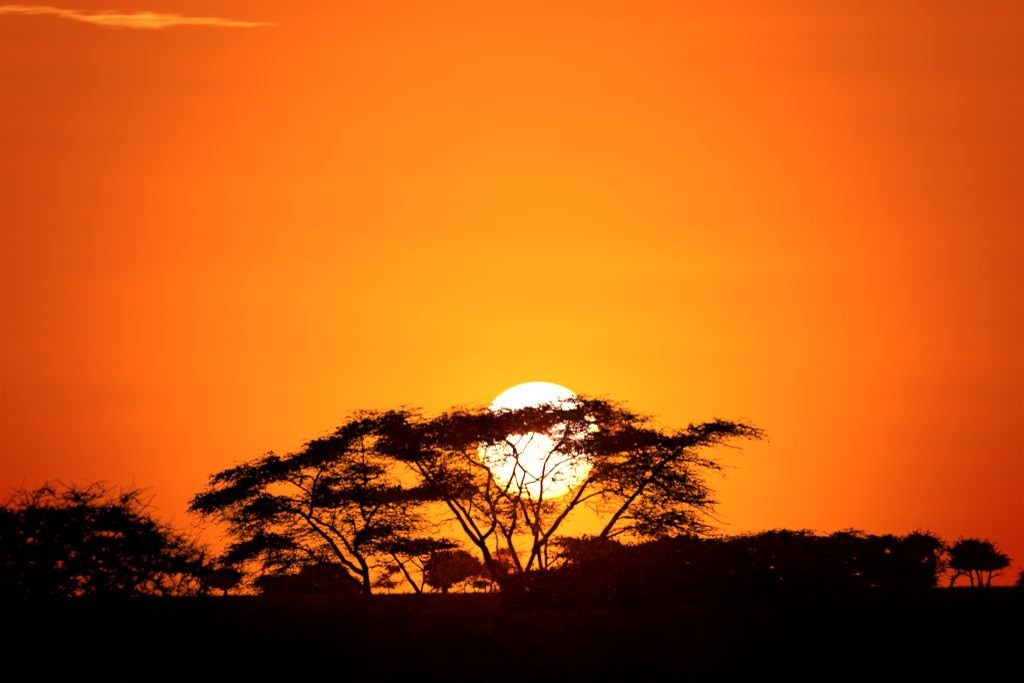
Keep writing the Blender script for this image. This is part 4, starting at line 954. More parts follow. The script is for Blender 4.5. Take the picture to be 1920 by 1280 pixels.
   ["limb",0.118,0.051,[[-0.07,2.83],[1.06,4.17],[1.75,5.17],[2.06,5.78]]]],
  sprays=[[0.98,[[-3.33,4.76],[-1.63,5.14],[-0.27,5.33],[2.43,5.3],[2.93,4.82],[2.73,0.25],[-3.36,0.25]]],
   [0.85,[[-2.0,5.13],[-0.61,5.51],[0.18,5.75],[1.17,5.64],[1.76,5.58],[1.75,5.24],[-0.02,5.11]]],
   [0.45,[[-2.98,4.94],[-2.39,5.43],[-1.89,5.57],[-1.0,5.61],[-1.01,5.12],[-1.51,4.93]]],
   [0.4,[[1.36,5.58],[1.96,5.84],[2.15,5.77],[2.5,5.47],[1.75,5.19]]],
   [0.4,[[-2.79,5.14],[-1.8,5.08],[-1.51,4.83],[-2.59,4.79]]]],
  gaps=[[[-2.68,5.03],[-2.16,5.02],[-2.23,4.77],[-2.6,4.81]],
   [[-0.24,4.13],[0.13,4.13],[0.05,3.94],[-0.2,3.97]]]),
dict(name="flat_tree", label="flat tree whose thin top branch points right out of the dark thicket", cat="tree", loc=[20.4, 770], xc=0.16, hw=2.31, tilt=3, ls=1.0, soft=1, spiky=0, bare=0,
  limbs=[["trunk",0.198,0.082,[[-0.0,-0.15],[-0.04,1.76],[-0.45,3.41],[-0.77,4.73]]],
   ["limb",0.099,0.049,[[-0.2,2.59],[0.54,4.06],[0.88,4.72]]],
   ["limb",0.066,0.025,[[-0.9,4.6],[-0.43,5.26],[0.03,5.52],[0.56,5.51],[1.12,5.57]]]],
  sprays=[[0.97,[[-2.25,5.02],[-0.76,5.06],[0.23,4.99],[1.38,4.91],[2.19,3.71],[2.16,0.25],[-2.29,0.25]]],
   [0.85,[[-2.16,5.14],[-1.2,5.26],[-0.43,5.22],[-0.24,5.5],[0.34,5.59],[-0.05,5.26],[0.91,5.11],[1.3,5.01],[-2.16,4.95]]],
   [0.5,[[-0.24,5.5],[0.15,5.63],[1.21,5.57],[0.72,5.35],[0.05,5.41]]],
   [0.5,[[-0.43,5.12],[0.63,5.21],[0.62,5.04],[-0.24,5.02]]]],
  gaps=[[[0.03,2.94],[0.82,3.11],[1.61,2.93],[0.96,2.7],[0.24,2.86]],
   [[-3.22,3.05],[-2.57,3.18],[-2.6,2.97],[-3.08,2.89]],
   [[-2.32,3.06],[-1.38,3.34],[-1.35,3.2],[-2.1,3.0]],
   [[0.89,2.37],[2.48,2.25],[2.33,2.05],[1.18,2.13]],
   [[0.43,3.92],[0.67,3.94],[0.64,3.74],[0.45,3.76]],
   [[0.93,3.64],[1.18,3.64],[1.16,3.47],[0.96,3.49]]]),
dict(name="flat_tree", label="dark flat tree between the pointing branch and the fluffy round tree", cat="tree", loc=[24.65, 830], xc=0.0, hw=1.78, tilt=3, ls=1.0, soft=1, spiky=0, bare=0,
  limbs=[["trunk",0.16,0.071,[[-0.0,-0.15],[0.02,1.73],[-0.14,3.5],[-0.12,4.75]]],
   ["limb",0.089,0.036,[[-0.01,2.44],[0.58,3.85],[0.77,4.91]]]],
  sprays=[[0.97,[[-1.27,5.15],[-0.64,5.49],[0.6,5.34],[1.11,5.07],[1.0,4.66],[-0.24,4.47],[-0.26,2.71],[-0.78,2.71],[-1.28,3.96]]],
   [0.92,[[-0.24,4.57],[1.42,4.66],[1.39,2.07],[-0.68,2.09],[-0.47,2.71]]],
   [0.5,[[-1.29,3.13],[-0.26,2.91],[0.57,2.9],[0.56,2.08],[-1.31,2.1]]]],
  gaps=[[[-0.0,4.64],[0.47,4.71],[0.3,4.17],[0.07,4.2]],
   [[0.65,4.16],[1.82,4.22],[1.19,3.99]],
   [[-0.35,2.65],[0.12,2.68],[0.11,2.34],[-0.27,2.34]],
   [[0.42,2.94],[0.7,2.91],[0.65,2.71],[0.45,2.74]],
   [[-1.7,2.42],[0.0,2.29],[-0.15,2.07],[-1.4,2.15]]]),
dict(name="fluffy_tree", label="fluffy rounded tree ending the dark thicket at its right", cat="tree", loc=[32.36, 1000], xc=0.13, hw=2.14, tilt=0, ls=1.1, soft=0, spiky=0, bare=0,
  limbs=[["trunk",0.214,0.086,[[-0.0,-0.15],[0.03,2.11],[0.05,3.82],[0.19,5.1]]],
   ["limb",0.128,0.043,[[0.03,2.54],[1.03,3.81],[1.68,4.66]]],
   ["limb",0.107,0.043,[[0.04,2.97],[-0.67,4.47],[-0.88,5.33]]],
   ["limb",0.107,0.043,[[0.56,-0.12],[0.88,1.89],[1.32,2.95]]]],
  sprays=[[0.95,[[-1.44,5.62],[-0.44,6.21],[0.56,6.22],[1.37,5.96],[1.55,5.46],[1.29,4.84],[1.16,3.84],[1.26,2.1],[-1.49,2.13]]],
   [0.5,[[1.3,5.59],[2.05,5.33],[2.48,4.83],[2.04,4.58],[1.42,4.84]]],
   [0.6,[[1.04,4.34],[2.28,4.08],[2.4,3.46],[1.77,3.09],[1.27,3.09]]],
   [0.3,[[0.43,6.1],[0.56,6.53],[0.68,6.1]]],
   [0.4,[[1.15,2.97],[1.52,2.84],[1.26,2.1]]]],
  gaps=[[[0.2,4.42],[0.76,4.5],[0.66,3.94],[0.28,4.04]],
   [[1.11,5.13],[1.49,5.22],[1.39,4.85],[1.15,4.85]]]),
dict(name="shade_tree", label="small lone tree with a dense crown on several stems at far right", cat="tree", loc=[36.41, 980], xc=0.04, hw=2.1, tilt=0, ls=1.1, soft=0, spiky=0, bare=0,
  limbs=[["trunk",0.126,0.084,[[-0.31,-0.15],[-0.38,2.05],[-0.52,2.79],[-0.63,3.4]]],
   ["trunk",0.126,0.084,[[0.18,-0.15],[0.21,2.05],[0.03,2.91],[-0.08,3.46]]],
   ["trunk",0.147,0.084,[[0.67,-0.15],[0.76,2.04],[0.95,2.9],[1.11,3.51]]],
   ["limb",0.084,0.063,[[0.59,1.55],[0.34,2.66],[0.28,3.39]]],
   ["limb",0.063,0.042,[[-0.27,2.66],[-0.88,3.04],[-1.37,3.23]]],
   ["limb",0.063,0.031,[[0.95,2.77],[1.44,3.01],[1.81,3.01]]]],
  sprays=[[1,[[-2.1,3.79],[-1.72,4.27],[-1.96,5.01],[-1.47,5.37],[-0.73,5.58],[0.25,5.53],[0.92,5.28],[1.12,4.61],[1.7,4.48],[2.19,4.32],[2.28,3.68],[0.96,3.36],[-0.26,3.52],[-1.49,3.51]]],
   [0.5,[[-1.49,3.23],[-0.76,3.34],[-0.88,2.92],[-1.49,2.98]]],
   [0.4,[[1.2,3.14],[1.93,3.07],[1.44,2.71]]],
   [0.3,[[-0.28,2.42],[0.7,2.35],[0.7,2.04],[-0.28,2.05]]]],
  gaps=[]),
dict(name="dead_stump", label="leaning dead stump with broken stubs beside the lone tree", cat="dead tree", loc=[34.14, 975], xc=0.46, hw=1.25, tilt=0, ls=0.8, soft=0, spiky=0, bare=1,
  limbs=[["trunk",0.136,0.083,[[-0.07,-0.15],[0.01,2.07],[0.29,2.68],[0.6,3.04],[1.03,3.22]]],
   ["branch",0.063,0.042,[[0.13,2.44],[0.14,2.74],[0.09,2.95]]],
   ["branch",0.063,0.042,[[0.33,2.7],[0.38,2.92],[0.33,3.1]]],
   ["branch",0.063,0.042,[[0.21,2.56],[0.05,2.68],[-0.06,2.68]]],
   ["branch",0.063,0.042,[[0.6,3.01],[0.58,3.16],[0.67,3.31]]]],
  sprays=[[0.25,[[-0.13,3.05],[0.6,3.28],[0.6,2.8],[-0.02,2.19]]],
   [0.6,[[0.73,3.31],[1.34,3.4],[1.33,2.97],[0.78,2.98]]]],
  gaps=[]),
dict(name="sapling", label="slim dark sapling cut by the right edge of the picture", cat="tree", loc=[40.48, 985], xc=-0.04, hw=1.26, tilt=0, ls=1.0, soft=0, spiky=0, bare=0,
  limbs=[["trunk",0.105,0.042,[[0.0,-0.15],[-0.06,2.01],[-0.14,2.64]]],
   ["limb",0.063,0.032,[[-0.06,2.01],[0.37,2.76],[0.63,3.26]]]],
  sprays=[[0.9,[[-0.48,2.43],[-0.3,2.94],[0.04,3.44],[1.06,3.68],[1.68,3.04],[1.04,2.08],[-0.56,2.1]]]],
  gaps=[]),
dict(name="shrub", label="low scrubby shrub on the skyline below the small round tree", cat="shrub", loc=[-29.7, 1400], xc=0.0, hw=1.56, tilt=0, ls=1.9599999999999997, soft=0, spiky=0, bare=0,
  limbs=[["stem",0.09,0.045,[[-0.0,-0.15],[-0.04,2.11],[-0.29,2.49]]],
   ["stem",0.09,0.045,[[0.06,-0.15],[0.14,2.11],[0.57,2.48]]]],
  sprays=[[0.5,[[1.45,0.25],[1.55,0.25],[1.25,0.25],[0.79,0.25],[0.27,0.25],[-0.27,0.25],[-0.82,0.25],[-1.18,0.25],[-1.45,0.25],[-1.44,0.25],[-1.27,0.25],[-1.13,0.25],[-0.77,0.25],[-0.22,0.25],[0.31,0.25],[0.75,0.25],[1.14,0.25],[1.32,0.25]]],
   [0.5,[[-1.23,0.25],[1.27,0.25],[1.56,0.25],[-1.55,0.25]]]],
  gaps=[]),
dict(name="shrub", label="low twiggy shrub under the drooping right arm of the thorny tree", cat="shrub", loc=[-34.26, 1300], xc=0.0, hw=1.67, tilt=0, ls=1.8199999999999998, soft=0, spiky=0, bare=0,
  limbs=[["stem",0.083,0.042,[[-0.0,-0.15],[-0.04,2.09],[-0.31,2.63]]],
   ["stem",0.083,0.042,[[0.05,-0.15],[0.13,2.09],[0.61,2.62]]]],
  sprays=[[0.45,[[1.87,0.25],[1.45,0.25],[1.15,0.25],[0.95,0.25],[0.29,0.25],[-0.25,0.25],[-0.85,0.25],[-1.21,0.25],[-1.7,0.25],[-1.54,0.25],[-1.72,0.25],[-1.2,0.25],[-0.83,0.25],[-0.29,0.25],[0.33,0.25],[0.95,0.25],[1.37,0.25],[1.42,0.25]]],
   [0.45,[[-1.31,0.25],[1.36,0.25],[1.67,0.25],[-1.67,0.25]]]],
  gaps=[]),
dict(name="shrub", label="low shrub on the skyline right of the forked trunk", cat="shrub", loc=[-16.09, 1500], xc=0.0, hw=1.41, tilt=0, ls=2.1, soft=0, spiky=0, bare=0,
  limbs=[["stem",0.096,0.048,[[-0.0,-0.15],[-0.05,2.13],[-0.26,2.49]]],
   ["stem",0.096,0.048,[[0.06,-0.15],[0.14,2.13],[0.51,2.48]]]],
  sprays=[[0.6,[[1.58,0.25],[1.49,0.25],[1.2,0.25],[0.65,0.25],[0.27,0.25],[-0.23,0.25],[-0.7,0.25],[-0.97,0.25],[-1.21,0.25],[-1.37,0.25],[-1.22,0.25],[-1.05,0.25],[-0.6,0.25],[-0.2,0.25],[0.28,0.25],[0.72,0.25],[1.11,0.25],[1.42,0.25]]],
   [0.6,[[-1.11,0.25],[1.15,0.25],[1.42,0.25],[-1.41,0.25]]]],
  gaps=[]),
dict(name="shrub", label="low shrub on the skyline left of the trunk of the dark round tree", cat="shrub", loc=[-8.88, 1350], xc=0.0, hw=1.5, tilt=0, ls=1.8899999999999997, soft=0, spiky=0, bare=0,
  limbs=[["stem",0.087,0.043,[[-0.0,-0.15],[-0.04,2.1],[-0.28,2.53]]],
   ["stem",0.087,0.043,[[0.06,-0.15],[0.13,2.1],[0.55,2.52]]]],
  sprays=[[0.6,[[1.6,0.25],[1.55,0.25],[1.08,0.25],[0.86,0.25],[0.26,0.25],[-0.25,0.25],[-0.66,0.25],[-1.2,0.25],[-1.27,0.25],[-1.56,0.25],[-1.47,0.25],[-1.2,0.25],[-0.72,0.25],[-0.26,0.25],[0.32,0.25],[0.71,0.25],[1.18,0.25],[1.59,0.25]]],
   [0.6,[[-1.18,0.25],[1.22,0.25],[1.51,0.25],[-1.5,0.25]]]],
  gaps=[]),
dict(name="shrub", label="tiny shrub on the skyline under the thin sapling", cat="shrub", loc=[-7.1, 1700], xc=0.0, hw=1.02, tilt=0, ls=2.38, soft=0, spiky=0, bare=0,
  limbs=[["stem",0.109,0.055,[[-0.0,-0.15],[-0.06,2.18],[-0.19,2.45]]],
   ["stem",0.109,0.055,[[0.07,-0.15],[0.16,2.17],[0.37,2.44]]]],
  sprays=[[0.5,[[1.01,0.25],[1.07,0.25],[0.86,0.25],[0.49,0.25],[0.21,0.25],[-0.17,0.25],[-0.44,0.25],[-0.85,0.25],[-0.88,0.25],[-0.95,0.25],[-0.92,0.25],[-0.78,0.25],[-0.44,0.25],[-0.16,0.25],[0.21,0.25],[0.53,0.25],[0.86,0.25],[1.01,0.25]]],
   [0.5,[[-0.8,0.25],[0.83,0.25],[1.02,0.25],[-1.01,0.25]]]],
  gaps=[]),
dict(name="shrub", label="low shrub behind the foot of the leftmost stem of the tallest acacia", cat="shrub", loc=[-1.7, 1300], xc=0.0, hw=1.11, tilt=0, ls=1.8199999999999998, soft=0, spiky=0, bare=0,
  limbs=[["stem",0.083,0.042,[[-0.0,-0.15],[-0.04,2.09],[-0.2,2.48]]],
   ["stem",0.083,0.042,[[0.05,-0.15],[0.13,2.09],[0.41,2.47]]]],
  sprays=[[0.6,[[1.2,0.25],[0.99,0.25],[0.81,0.25],[0.59,0.25],[0.19,0.25],[-0.19,0.25],[-0.57,0.25],[-0.74,0.25],[-1.07,0.25],[-1.09,0.25],[-1.06,0.25],[-0.92,0.25],[-0.6,0.25],[-0.16,0.25],[0.23,0.25],[0.62,0.25],[0.97,0.25],[0.95,0.25]]],
   [0.6,[[-0.87,0.25],[0.91,0.25],[1.12,0.25],[-1.11,0.25]]]],
  gaps=[]),
dict(name="shrub", label="low shrub at the foot of the wide dark bush, left side", cat="shrub", loc=[-21.7, 1250], xc=0.0, hw=1.61, tilt=0, ls=1.75, soft=0, spiky=0, bare=0,
  limbs=[["stem",0.08,0.04,[[-0.0,-0.15],[-0.04,2.08],[-0.3,2.57]]],
   ["stem",0.08,0.04,[[0.05,-0.15],[0.12,2.08],[0.58,2.56]]]],
  sprays=[[0.62,[[1.61,0.25],[1.66,0.25],[1.11,0.25],[0.78,0.25],[0.33,0.25],[-0.27,0.25],[-0.71,0.25],[-1.17,0.25],[-1.63,0.25],[-1.56,0.25],[-1.31,0.25],[-1.32,0.25],[-0.71,0.25],[-0.26,0.25],[0.31,0.25],[0.82,0.25],[1.39,0.25],[1.41,0.25]]],
   [0.62,[[-1.26,0.25],[1.31,0.25],[1.61,0.25],[-1.6,0.25]]]],
  gaps=[]),
dict(name="shrub", label="low shrub hiding the foot of the forked acacia trunk", cat="shrub", loc=[-15.69, 1180], xc=0.0, hw=1.31, tilt=0, ls=1.652, soft=0, spiky=0, bare=0,
  limbs=[["stem",0.076,0.038,[[-0.0,-0.15],[-0.03,2.06],[-0.24,2.48]]],
   ["stem",0.076,0.038,[[0.05,-0.15],[0.12,2.06],[0.48,2.47]]]],
  sprays=[[0.62,[[1.3,0.25],[1.17,0.25],[0.94,0.25],[0.74,0.25],[0.25,0.25],[-0.22,0.25],[-0.65,0.25],[-0.96,0.25],[-1.28,0.25],[-1.32,0.25],[-1.29,0.25],[-1.02,0.25],[-0.68,0.25],[-0.2,0.25],[0.23,0.25],[0.63,0.25],[1.08,0.25],[1.16,0.25]]],
   [0.62,[[-1.03,0.25],[1.07,0.25],[1.32,0.25],[-1.31,0.25]]]],
  gaps=[]),
dict(name="shrub", label="low shrub just left of the thin leaning stem", cat="shrub", loc=[-10.65, 1210], xc=0.0, hw=1.14, tilt=0, ls=1.694, soft=0, spiky=0, bare=0,
  limbs=[["stem",0.078,0.039,[[-0.0,-0.15],[-0.04,2.07],[-0.21,2.53]]],
   ["stem",0.078,0.039,[[0.05,-0.15],[0.12,2.07],[0.42,2.53]]]],
  sprays=[[0.62,[[1.2,0.25],[0.97,0.25],[0.84,0.25],[0.55,0.25],[0.23,0.25],[-0.19,0.25],[-0.61,0.25],[-0.77,0.25],[-1.03,0.25],[-0.99,0.25],[-0.98,0.25],[-0.85,0.25],[-0.48,0.25],[-0.16,0.25],[0.23,0.25],[0.6,0.25],[0.84,0.25],[1.12,0.25]]],
   [0.62,[[-0.89,0.25],[0.93,0.25],[1.14,0.25],[-1.14,0.25]]]],
  gaps=[]),
dict(name="shrub", label="low shrub right of the thin leaning stem foot", cat="shrub", loc=[-9.32, 1240], xc=0.0, hw=0.96, tilt=0, ls=1.736, soft=0, spiky=0, bare=0,
  limbs=[["stem",0.08,0.04,[[-0.0,-0.15],[-0.04,2.08],[-0.17,2.32]]],
   ["stem",0.08,0.04,[[0.05,-0.15],[0.12,2.07],[0.35,2.32]]]],
  sprays=[[0.62,[[0.87,0.25],[0.96,0.25],[0.69,0.25],[0.49,0.25],[0.19,0.25],[-0.16,0.25],[-0.46,0.25],[-0.71,0.25],[-0.78,0.25],[-0.92,0.25],[-0.85,0.25],[-0.77,0.25],[-0.46,0.25],[-0.15,0.25],[0.19,0.25],[0.46,0.25],[0.82,0.25],[0.99,0.25]]],
   [0.62,[[-0.74,0.25],[0.78,0.25],[0.96,0.25],[-0.95,0.25]]]],
  gaps=[]),
dict(name="shrub", label="low shrub beside the tiny flat bush", cat="shrub", loc=[-3.69, 1220], xc=0.0, hw=0.94, tilt=0, ls=1.708, soft=0, spiky=0, bare=0,
  limbs=[["stem",0.078,0.039,[[-0.0,-0.15],[-0.04,2.07],[-0.17,2.3]]],
   ["stem",0.078,0.039,[[0.05,-0.15],[0.12,2.07],[0.35,2.3]]]],
  sprays=[[0.62,[[0.94,0.25],[0.91,0.25],[0.8,0.25],[0.45,0.25],[0.17,0.25],[-0.13,0.25],[-0.41,0.25],[-0.62,0.25],[-0.79,0.25],[-0.92,0.25],[-0.97,0.25],[-0.73,0.25],[-0.43,0.25],[-0.14,0.25],[0.19,0.25],[0.47,0.25],[0.67,0.25],[0.98,0.25]]],
   [0.62,[[-0.73,0.25],[0.77,0.25],[0.94,0.25],[-0.94,0.25]]]],
  gaps=[]),
dict(name="shrub", label="dark shrub between the left and middle stems of the tallest acacia", cat="shrub", loc=[-1.31, 1190], xc=0.0, hw=0.92, tilt=0, ls=1.666, soft=0, spiky=0, bare=0,
  limbs=[["stem",0.076,0.038,[[-0.0,-0.15],[-0.03,2.06],[-0.15,3.13]]],
   ["stem",0.076,0.038,[[0.05,-0.15],[0.12,2.06],[0.35,3.13]]]],
  sprays=[[0.62,[[0.9,3.12],[0.89,2.96],[0.66,2.86],[0.47,2.74],[0.17,2.72],[-0.12,2.73],[-0.41,2.76],[-0.61,2.87],[-0.8,2.99],[-0.94,3.14],[-0.73,3.28],[-0.69,3.44],[-0.39,3.5],[-0.14,3.61],[0.2,3.6],[0.46,3.49],[0.79,3.44],[0.94,3.28]]],
   [0.62,[[-0.7,3.14],[0.76,3.12],[0.92,0.25],[-0.91,0.25]]]],
  gaps=[]),
dict(name="shrub", label="dark shrub behind the right stems of the tallest acacia", cat="shrub", loc=[3.94, 1160], xc=0.0, hw=1.19, tilt=0, ls=1.624, soft=0, spiky=0, bare=0,
  limbs=[["stem",0.074,0.037,[[-0.0,-0.15],[-0.03,2.06],[-0.21,3.29]]],
   ["stem",0.074,0.037,[[0.05,-0.15],[0.12,2.06],[0.45,3.28]]]],
  sprays=[[0.62,[[1.33,3.27],[1.12,3.11],[0.96,2.95],[0.67,2.81],[0.22,2.83],[-0.18,2.8],[-0.58,2.85],[-0.98,2.94],[-0.96,3.15],[-1.04,3.3],[-1.04,3.46],[-0.95,3.64],[-0.61,3.76],[-0.15,3.73],[0.27,3.82],[0.64,3.71],[1.05,3.63],[1.27,3.46]]],
   [0.62,[[-0.92,3.3],[0.98,3.27],[1.19,0.25],[-1.19,0.25]]]],
  gaps=[]),
dict(name="shrub", label="low shrub right under the small dark round tree", cat="shrub", loc=[-27.19, 1220], xc=0.0, hw=1.25, tilt=0, ls=1.708, soft=0, spiky=0, bare=0,
  limbs=[["stem",0.078,0.039,[[-0.0,-0.15],[-0.04,2.07],[-0.23,2.62]]],
   ["stem",0.078,0.039,[[0.05,-0.15],[0.12,2.07],[0.46,2.62]]]],
  sprays=[[0.62,[[1.23,0.25],[1.18,0.25],[0.97,0.25],[0.62,0.25],[0.24,0.25],[-0.19,0.25],[-0.54,0.25],[-0.92,0.25],[-1.02,0.25],[-1.11,0.25],[-1.09,0.25],[-1.04,0.25],[-0.6,0.25],[-0.19,0.25],[0.27,0.25],[0.71,0.25],[1.0,0.25],[1.12,0.25]]],
   [0.62,[[-0.98,0.25],[1.02,0.25],[1.26,0.25],[-1.25,0.25]]]],
  gaps=[]),
dict(name="shrub", label="low shrub below the flat spreading bush", cat="shrub", loc=[-25.11, 1260], xc=0.0, hw=1.08, tilt=0, ls=1.764, soft=0, spiky=0, bare=0,
  limbs=[["stem",0.081,0.04,[[-0.0,-0.15],[-0.04,2.08],[-0.19,2.51]]],
   ["stem",0.081,0.04,[[0.05,-0.15],[0.12,2.08],[0.4,2.5]]]],
  sprays=[[0.62,[[1.11,0.25],[0.94,0.25],[0.89,0.25],[0.53,0.25],[0.22,0.25],[-0.16,0.25],[-0.56,0.25],[-0.74,0.25],[-1.11,0.25],[-1.15,0.25],[-0.9,0.25],[-0.83,0.25],[-0.48,0.25],[-0.16,0.25],[0.23,0.25],[0.52,0.25],[0.79,0.25],[0.93,0.25]]],
   [0.62,[[-0.84,0.25],[0.88,0.25],[1.08,0.25],[-1.07,0.25]]]],
  gaps=[])
]

G = 6000.0
gx = np.concatenate([np.linspace(-G, -170, 24), np.linspace(-160, 160, 129), np.linspace(170, G, 24)])
gy = np.concatenate([np.linspace(-G, 190, 20), np.linspace(200, 1400, 201), np.linspace(1450, G, 30)])
nx, ny = len(gx), len(gy)
mx, my = np.meshgrid(gx, gy)
gv = np.stack([mx.ravel(), my.ravel(), lie(mx.ravel(), my.ravel())], 1)
jj, ii = np.meshgrid(np.arange(ny - 1), np.arange(nx - 1), indexing='ij')
k0 = (jj * nx + ii).ravel()
gf = np.stack([k0, k0 + 1, k0 + nx + 1, k0 + nx], 1)
tag(add_mesh('ground', gv, gf, M_GROUND, None, True), 'dark flat savanna ground along the bottom of the picture', kind='structure')

# dry grass in tufts over the ground in view
n = 40000
t = RNG.random(n)
gyy = 230 + 950 * t ** 0.8
gxx = RNG.uniform(-1, 1, n) * gyy * 0.055
clump = vnoise(gxx / 6 + 50, gyy / 25 + 50)
k = RNG.random(n) < np.clip(clump * 1.5, 0, 1)
gxx, gyy = gxx[k], gyy[k]
n = len(gxx)
nb = 4
bx = np.repeat(gxx, nb) + RNG.normal(0, .12, n * nb)
by = np.repeat(gyy, nb) + RNG.normal(0, .12, n * nb)
h = RNG.uniform(.12, .40, n * nb)
wv = np.stack([RNG.uniform(.015, .035, n * nb), np.zeros(n * nb), np.zeros(n * nb)], 1)
b0 = np.stack([bx, by, lie(bx, by) - 0.02], 1)
lean = np.stack([RNG.normal(0, .15, n * nb), RNG.normal(0, .15, n * nb), h], 1)
V = np.stack([b0 - wv, b0 + wv, b0 + lean], 1).reshape(-1, 3)
tag(add_mesh('grass', V, np.arange(len(V)).reshape(-1, 3), M_GRASS), 'short dry grass tufts scattered over the dark ground', 'grass', kind='stuff')

for spec in PLANTS:
    plant(spec)

# ------------------------------------------------------------------ the sun's disc
m_sun, n_ = new_mat('sun_surface')
em = n_.node('ShaderNodeEmission')
em.inputs[0].default_value = (1.0, 0.52, 0.37, 1)
em.inputs[1].default_value = 2.7
# the lower limb shines through more dust than the upper one, and the rim is dimmer than the middle
tcs = n_.node('ShaderNodeTexCoord')
sps = n_.node('ShaderNodeSeparateXYZ')
n_.link(tcs.outputs['Object'], sps.inputs[0])
SR = 90000.0 * 112.0 / 23360
zz = n_.m('DIVIDE', sps.outputs[2], SR)
xx = n_.m('DIVIDE', sps.outputs[0], SR)
rr = n_.m('POWER', n_.m('ADD', n_.m('MULTIPLY', xx, xx), n_.m('MULTIPLY', zz, zz)), 5.0)
ccs = n_.node('ShaderNodeCombineColor')
ccs.inputs[0].default_value = 1.0
n_.link(n_.m('SUBTRACT', n_.m('MULTIPLY_ADD', zz, 0.06, 0.55), n_.m('MULTIPLY', rr, 0.17)), ccs.inputs[1])
n_.link(n_.m('MAXIMUM', n_.m('SUBTRACT', n_.m('MULTIPLY_ADD', zz, 0.13, 0.36), n_.m('MULTIPLY', rr, 0.26)), 0.03), ccs.inputs[2])
n_.link(ccs.outputs[0], em.inputs[0])
gas = n_.node('ShaderNodeBsdfTransparent')          # glowing gas: light passes through the ball
ad = n_.node('ShaderNodeAddShader')
n_.link(em.outputs[0], ad.inputs[0])
n_.link(gas.outputs[0], ad.inputs[1])
oo = n_.node('ShaderNodeOutputMaterial')
n_.link(ad.outputs[0], oo.inputs[0])
m_sun.cycles.emission_sampling = 'NONE'
SD = 90000.0
na, nb_ = 96, 48
th = np.linspace(0, np.pi, nb_ + 1)
ph = np.linspace(0, 2 * np.pi, na, endpoint=False)
rad = SD * math.tan(math.atan(112.0 / 23360))
V = np.array([(rad * 1.015 * math.sin(a) * math.cos(b), rad * math.sin(a) * math.sin(b), rad * 0.975 * math.cos(a)) for a in th for b in ph])
F = np.array([(i * na + j, i * na + (j + 1) % na, (i + 1) * na + (j + 1) % na, (i + 1) * na + j) for i in range(nb_) for j in range(na)])
sun_ball = add_mesh('sun', V, F, m_sun, None, True)
sun_ball.location = Vector((0, 0, EYE)) + sun_dir * SD
tag(sun_ball, 'huge white sun disc low in the orange sky behind the tallest acacia', 'sun')

# ------------------------------------------------------------------ cirrus wisp
CLOUD = [[-1301.8, 1428.6, 7.7], [-1224.7, 1423.8, 9.0], [-1147.6, 1425.5, 11.6], [-1083.4, 1417.1, 10.3], [-1019.2, 1406.1, 12.8], [-980.7, 1399.2, 18.0], [-916.5, 1397.2, 21.8], [-839.4, 1397.6, 18.0], [-781.6, 1394.4, 15.4], [-746.9, 1388.8, 9.0], [-685.3, 1388.1, 9.0], [-621.0, 1383.6, 6.4], [-576.1, 1381.8, 5.1], [-551.7, 1381.5, 2.6]]
SHRED = [[-999.0, 1373.7, 2.6], [-974.6, 1376.0, 5.1], [-936.0, 1374.3, 5.1], [-903.9, 1373.9, 2.6]]


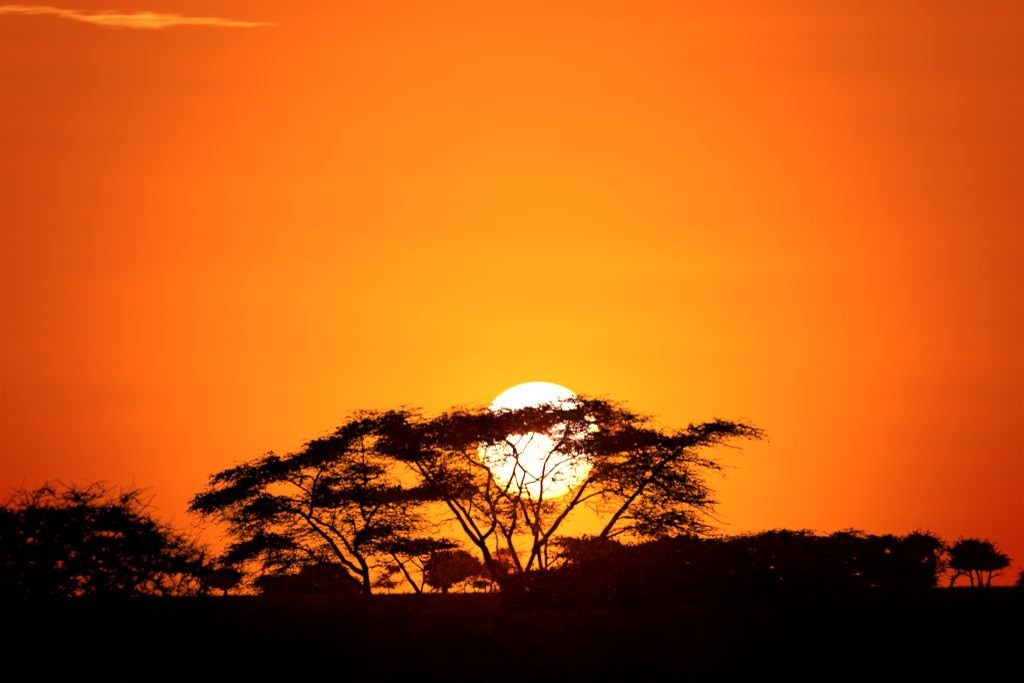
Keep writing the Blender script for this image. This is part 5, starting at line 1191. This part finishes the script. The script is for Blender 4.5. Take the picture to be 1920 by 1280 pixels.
def cloud(path, depth, dens, seed, label):
    path = np.asarray(path)
    x0, z0 = path[:, 0].mean(), path[:, 1].mean()
    xs = np.linspace(path[0, 0], path[-1, 0], 80)
    zs = np.interp(xs, path[:, 0], path[:, 1])
    rs = np.interp(xs, path[:, 0], path[:, 2])
    for _ in range(3):
        zs[1:-1] = (zs[:-2] + zs[1:-1] * 2 + zs[2:]) / 4
        rs[1:-1] = (rs[:-2] + rs[1:-1] * 2 + rs[2:]) / 4
    k = 16
    V, span = [], xs[-1] - xs[0]
    for X, Zc, r in zip(xs, zs, rs):
        for a in np.linspace(0, 2 * np.pi, k, endpoint=False):
            V.append((X - x0, math.cos(a) * depth * (0.4 + r / rs.max()), Zc - z0 + math.sin(a) * r * 1.5))
    F = [(i * k + j, i * k + (j + 1) % k, (i + 1) * k + (j + 1) % k, (i + 1) * k + j) for i in range(79) for j in range(k)]
    m, n = new_mat('cirrus_ice')
    tcx = n.node('ShaderNodeTexCoord')
    s = n.node('ShaderNodeSeparateXYZ')
    n.link(tcx.outputs['Object'], s.inputs[0])
    u = n.m('DIVIDE', n.m('SUBTRACT', s.outputs[0], float(xs[0] - x0)), float(span), clamp=True)

    def curve(vals, lo, hi):
        fc = n.node('ShaderNodeFloatCurve')
        c = fc.mapping.curves[0]
        pts = [(i / 10, float(np.interp(xs[0] + span * i / 10, xs, vals) - lo) / (hi - lo)) for i in range(11)]
        c.points[0].location = pts[0]
        c.points[1].location = pts[-1]
        for p in pts[1:-1]:
            c.points.new(*p)
        fc.mapping.update()
        n.link(u, fc.inputs['Value'])
        return n.m('MULTIPLY_ADD', fc.outputs[0], float(hi - lo), float(lo))
    zc = curve(zs - z0, (zs - z0).min() - 1, (zs - z0).max() + 1)
    rc = curve(rs, 0.0, rs.max() + 1)
    nz1 = n.node('ShaderNodeTexNoise')
    nz1.inputs['Scale'].default_value = 1.0
    nz1.inputs['Detail'].default_value = 6.0
    nz1.inputs['Roughness'].default_value = 0.62
    mp = n.node('ShaderNodeMapping')
    mp.inputs['Location'].default_value = (seed, 0, 0)
    mp.inputs['Scale'].default_value = (0.014, 0.01, 0.13)
    n.link(tcx.outputs['Object'], mp.inputs[0])
    n.link(mp.outputs[0], nz1.inputs['Vector'])
    dz = n.m('DIVIDE', n.m('SUBTRACT', s.outputs[2], zc), rc)
    fall = n.m('SUBTRACT', 1.0, n.m('MULTIPLY', dz, dz))
    body = n.m('ADD', n.m('MULTIPLY', fall, 0.85), n.m('MULTIPLY', n.m('SUBTRACT', nz1.outputs['Fac'], 0.53), 7.5))
    dn = n.m('MULTIPLY', body, dens, clamp=False)
    dn = n.m('MAXIMUM', dn, 0.0)
    v = n.node('ShaderNodeVolumePrincipled')
    v.inputs['Color'].default_value = (1, 1, 1, 1)
    v.inputs['Anisotropy'].default_value = 0.966
    n.link(dn, v.inputs['Density'])
    o_ = n.node('ShaderNodeOutputMaterial')
    n.link(v.outputs[0], o_.inputs['Volume'])
    o = add_mesh('cloud', np.array(V), np.array(F), m, None, True)
    bm_caps = o.data
    o.location = (x0, 30000.0, z0)
    tag(o, label, 'cloud')
    return o


cloud(CLOUD, 60.0, 0.0020, 3.0, 'long bright orange wisp of cloud high at the upper left')

# ------------------------------------------------------------------ haze
m_h, n_ = new_mat('glare_haze')
v = n_.node('ShaderNodeVolumePrincipled')
v.inputs['Color'].default_value = (0.95, 0.12, 0.06, 1)  # red tint put in: imitates lens glare over branches in front of the sun
v.inputs['Density'].default_value = 4.5e-6
v.inputs['Anisotropy'].default_value = 0.997
oo = n_.node('ShaderNodeOutputMaterial')
n_.link(v.outputs[0], oo.inputs['Volume'])
hx, hz0, hz1 = G + 30, -1.0, 18.0
hv = np.array([(a, b, c) for c in (hz0, hz1) for b in (-hx, hx) for a in (-hx, hx)])
hf = np.array([(0, 2, 3, 1), (4, 5, 7, 6), (0, 1, 5, 4), (2, 6, 7, 3), (0, 4, 6, 2), (1, 3, 7, 5)])
tag(add_mesh('haze', hv, hf, m_h), 'thin dusty air over the plain', kind='stuff')
